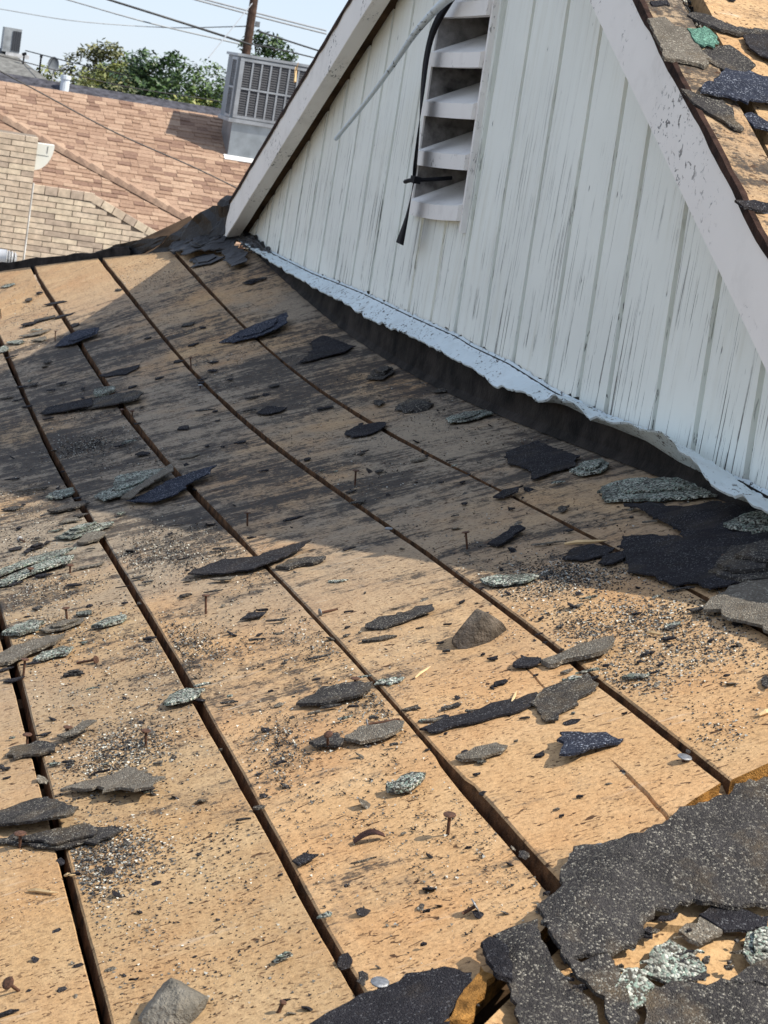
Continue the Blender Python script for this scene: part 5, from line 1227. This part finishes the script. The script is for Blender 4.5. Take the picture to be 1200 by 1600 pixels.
tag(mb.build('stove_pipe', BLACKPL), 'thin dark stove pipe at the end of the light grey roof', 'pipe')
a = at(37, 92, GY-1.5); mb = MB(); mb.tube([(a.x, GY-1.5, a.z-.2), (a.x, GY-1.5, a.z+.1)], .02, 8); mb.tube([(a.x-.05, GY-1.5, a.z+.1), (a.x+.05, GY-1.5, a.z+.14)], .035, 8)
tag(mb.build('stove_pipe', BLACKPL), 'capped stub pipe beside the far cooler', 'pipe')
a = at(83, 101, GY-3)
dish = empty('satellite_dish', a+Vector((0, 0, -.4))); tag(dish, 'small grey satellite dish near the end of the light grey roof', 'dish')
rows = []
for r in range(6):
    rr = .17*r/5 + .001; rows.append([a + Vector((rr*cos(2*pi*k/18)*.8, -.3*rr*rr/.17 + .25*rr*cos(2*pi*k/18), rr*1.1*sin(2*pi*k/18))) for k in range(18)])
mb = MB(); mb.grid(rows, 0, True); mb.build('reflector', plain('dish_grey', (.16, .18, .20), .5), dish)
mb = MB(); mb.tube([a+Vector((.02, .02, -.05)), a+Vector((.05, .1, -.55))], .02, 6); mb.tube([a+Vector((0, 0, -.15)), a+Vector((.28, -.25, -.02))], .014, 6); mb.build('arm', plain('dish_arm', (.6, .6, .6), .5), dish)

# ---- utility pole
PY = 62
p0 = at(388, 60, PY); p1 = at(400, -10, PY)
pole = empty('utility_pole', (p0.x, PY, zg(PY))); tag(pole, 'brown wooden utility pole rising behind the cooler', 'pole')
zt = p1.z + 1.6
mb = MB(); mb.tube([(p0.x, PY, zg(PY)), (p0.x, PY, p0.z), (p0.x, PY, zt)], [.17, .13, .115], 12); mb.build('shaft', plain('pole_wood', (.10, .065, .05), .9, .4, 6, .5), pole)
mb = MB(); mb.box(p0.x-1.1, p0.x+1.1, PY-.06, PY+.06, zt-.45, zt-.33); mb.build('crossarm', plain('pole_arm', (.12, .08, .06), .9), pole)
for dx in (-1, -.4, .4, 1):
    mb = MB(); mb.tube([(p0.x+dx, PY, zt-.33), (p0.x+dx, PY, zt-.25), (p0.x+dx, PY, zt-.2)], [.05, .06, .03], 8); mb.build('insulator', plain('insulator_brown', (.15, .07, .05), .3), pole)
a = at(402, 38, PY); mb = MB(); mb.box(a.x-.05, a.x+.06, PY-.1, PY+.1, a.z-.08, a.z+.08); mb.build('bracket', NAILS, pole)

# ---- overhead wires
WIRE = plain('black_wire', (.02, .02, .022), .6, .1, 5, 0); WIREG = plain('grey_wire', (.30, .32, .34), .6, .1, 5, 0)
def wire(pts, r, mat, label, sagv=.0):
    P = [at(*p) for p in pts]
    if len(P) == 2: P = [P[0].lerp(P[1], i/16) - Vector((0, 0, sagv*4*(i/16)*(1-i/16))) for i in range(17)]
    else: P = spline(P, 8)
    mb = MB(); mb.tube(P, r, 6); tag(mb.build('overhead_wire', mat), label, 'wire', 'overhead wires')
wire([(-80, 66, 23), (0, 111, 23), (60, 143, 23), (180, 207, 23), (300, 260, 23), (372, 295, 23), (420, 320, 23)], .0085, WIRE, 'black service wire crossing in front of the tan shingle roof')
wire([(-80, 70, 34), (0, 87, 34), (100, 113, 34), (200, 136, 34), (330, 156, 34), (420, 172, 34)], .009, WIRE, 'black wire hanging low in front of the trees')
wire([(165, -2, 60), (280, 34, 60), (392, 70, 61.5)], .035, WIRE, 'thick black wire meeting the utility pole below its top')
wire([(100, -2, 60), (230, 35, 60), (375, 69, 61.5)], .022, WIREG, 'thinner grey wire running below the thick black one to the pole')
wire([(402, 48, 62.5), (450, 64, 66), (500, 80, 70)], .03, WIRE, 'black wire leaving the utility pole towards the gable')
wire([(390, 68, 62.5), (440, 78, 66), (510, 95, 70)], .024, WIRE, 'lower black wire leaving the utility pole towards the gable')
wire([(0, 14, 85), (120, 33, 85), (260, 43, 85), (390, 41, 63)], .02, WIREG, 'faint slack grey wire sagging to the utility pole')
wire([(300, -2, 110), (400, 25, 110), (510, 53, 110)], .05, WIREG, 'faint upper wire of the distant pair')
wire([(312, -3, 110), (400, 20, 110), (510, 48, 110)], .05, WIREG, 'faint lower wire of the distant pair')
wire([(395, 4, 62.2), (326, 90, 45)], .016, WIREG, 'thin guy wire slanting down from the utility pole')
wire([(40, 79, 53), (110, 97, 50), (200, 118, 48)], .014, WIRE, 'thin black wire leaving the light grey roof')

# ---- trees
def leafmat(n, c):
    m, t, b = nt_mat(n, .5); N = NT(t)
    r = N.n('ShaderNodeNewGeometry').outputs['Random Per Island']
    N.l(N.ramp(r, [(0, tuple(x*.55 for x in c)), (.55, c), (1, (c[0]*1.8, c[1]*1.5, c[2]*1.3))]), b.inputs['Base Color'])
    b.inputs['Subsurface Weight'].default_value = 0
    return m
LEAF = [leafmat('leaf_mid_green', (.075, .135, .032)), leafmat('leaf_deep_green', (.048, .095, .030)), leafmat('leaf_yellow_green', (.15, .18, .045)), leafmat('leaf_olive', (.13, .145, .06))]
BARK = plain('tree_bark', (.10, .075, .055), .9, .4, 9, .6)
def tree(px, y, top, half, hgt, leaf, label, n=5200, seed=1, size=.16):
    """px: photo column of the crown's middle; top: photo row of its top; half: half width in metres; hgt: crown height in metres"""
    rt = random.Random(seed); T = at(px, top, y); cxx, zt = T.x, T.z
    root = empty('tree', (cxx, y, zg(y))); tag(root, label, 'tree')
    cz = zt - hgt/2
    clumps = []
    for _ in range(70):
        while True:
            a, b, c = rt.uniform(-1, 1), rt.uniform(-1, 1), rt.uniform(-1, 1)
            if abs(a)**2.6 + abs(b)**2.6 + abs(c)**2.6 < 1: break
        edge = 1 + .22*noise.noise(Vector((a*2.2 + seed*3, c*2.2, seed)))
        clumps.append((Vector((cxx + a*half*edge, y + b*half*.8, cz + c*hgt/2*edge*.93)), rt.uniform(.22, .38)*min(half, 1.6)))
    mb = MB(); base = Vector((cxx, y, zg(y))); fork = Vector((cxx+.1, y, max(zg(y)+1.0, cz-hgt*.45)))
    mb.tube([base, base.lerp(fork, .5)+Vector((.05, 0, 0)), fork], [.2, .17, .14], 9)
    for c, r in clumps[:14]: mb.tube([fork, fork.lerp(c, .5)+Vector((0, 0, .15)), c], [.09, .05, .015], 6)
    mb.build('trunk', BARK, root)
    v, f = [], []
    for i in range(n):
        c, r = clumps[i % len(clumps)]
        d = Vector((rt.gauss(0, 1), rt.gauss(0, 1), rt.gauss(0, 1))).normalized()*r*(rt.random()**.4)*1.15; d.z *= .8
        p = c + d; s = size*rt.uniform(.55, 1.25)
        a = Vector((rt.uniform(-1, 1), rt.uniform(-1, 1), rt.uniform(-.7, .4))).normalized(); bb = a.cross(Vector((rt.uniform(-1, 1), rt.uniform(-1, 1), 1.4)).normalized()).normalized()
        k = len(v); v += [p - a*s*.5, p + bb*s*.26, p + a*s*.55 - Vector((0, 0, s*.12)), p - bb*s*.26]; f.append((k, k+1, k+2, k+3))
    me = mesh_obj('crown', v, f, LEAF[leaf], root)
tree(112, 64, 104, 1.0, 2.6, 2, 'low yellow-green tree beside the satellite dish', 4200, 1, .15)
tree(158, 66, 60, 1.0, 4.2, 3, 'loose feathery olive tree with the highest crown', 5200, 2, .17)
tree(196, 62, 84, .95, 3.6, 2, 'olive-yellow tree between the feathery tree and the deep green one', 5000, 3)
tree(250, 60, 74, 1.25, 4.4, 1, 'dense deep green broad-leaved tree in the middle of the row', 8000, 4, .19)
tree(310, 63, 76, 1.05, 4.4, 0, 'mid green upright tree at the cooler end of the row', 6200, 5)
tree(345, 68, 94, 1.1, 4.4, 0, 'mid green lower tree half behind the cooler', 5200, 6)
tree(425, 76, 50, 1.05, 3.4, 1, 'round dark tree behind the utility pole', 6200, 7, .18)
tree(216, 72, 92, 1.7, 4.2, 1, 'dark broad tree showing through the gaps of the row', 6000, 11, .2)
tree(285, 56, 138, 1.5, 2.6, 2, 'pale low shrubby tree behind the dark grey roof', 4200, 9, .15)
tree(180, 57, 122, 1.3, 2.6, 3, 'low olive shrubby tree behind the white pipe vent', 4200, 10, .15)
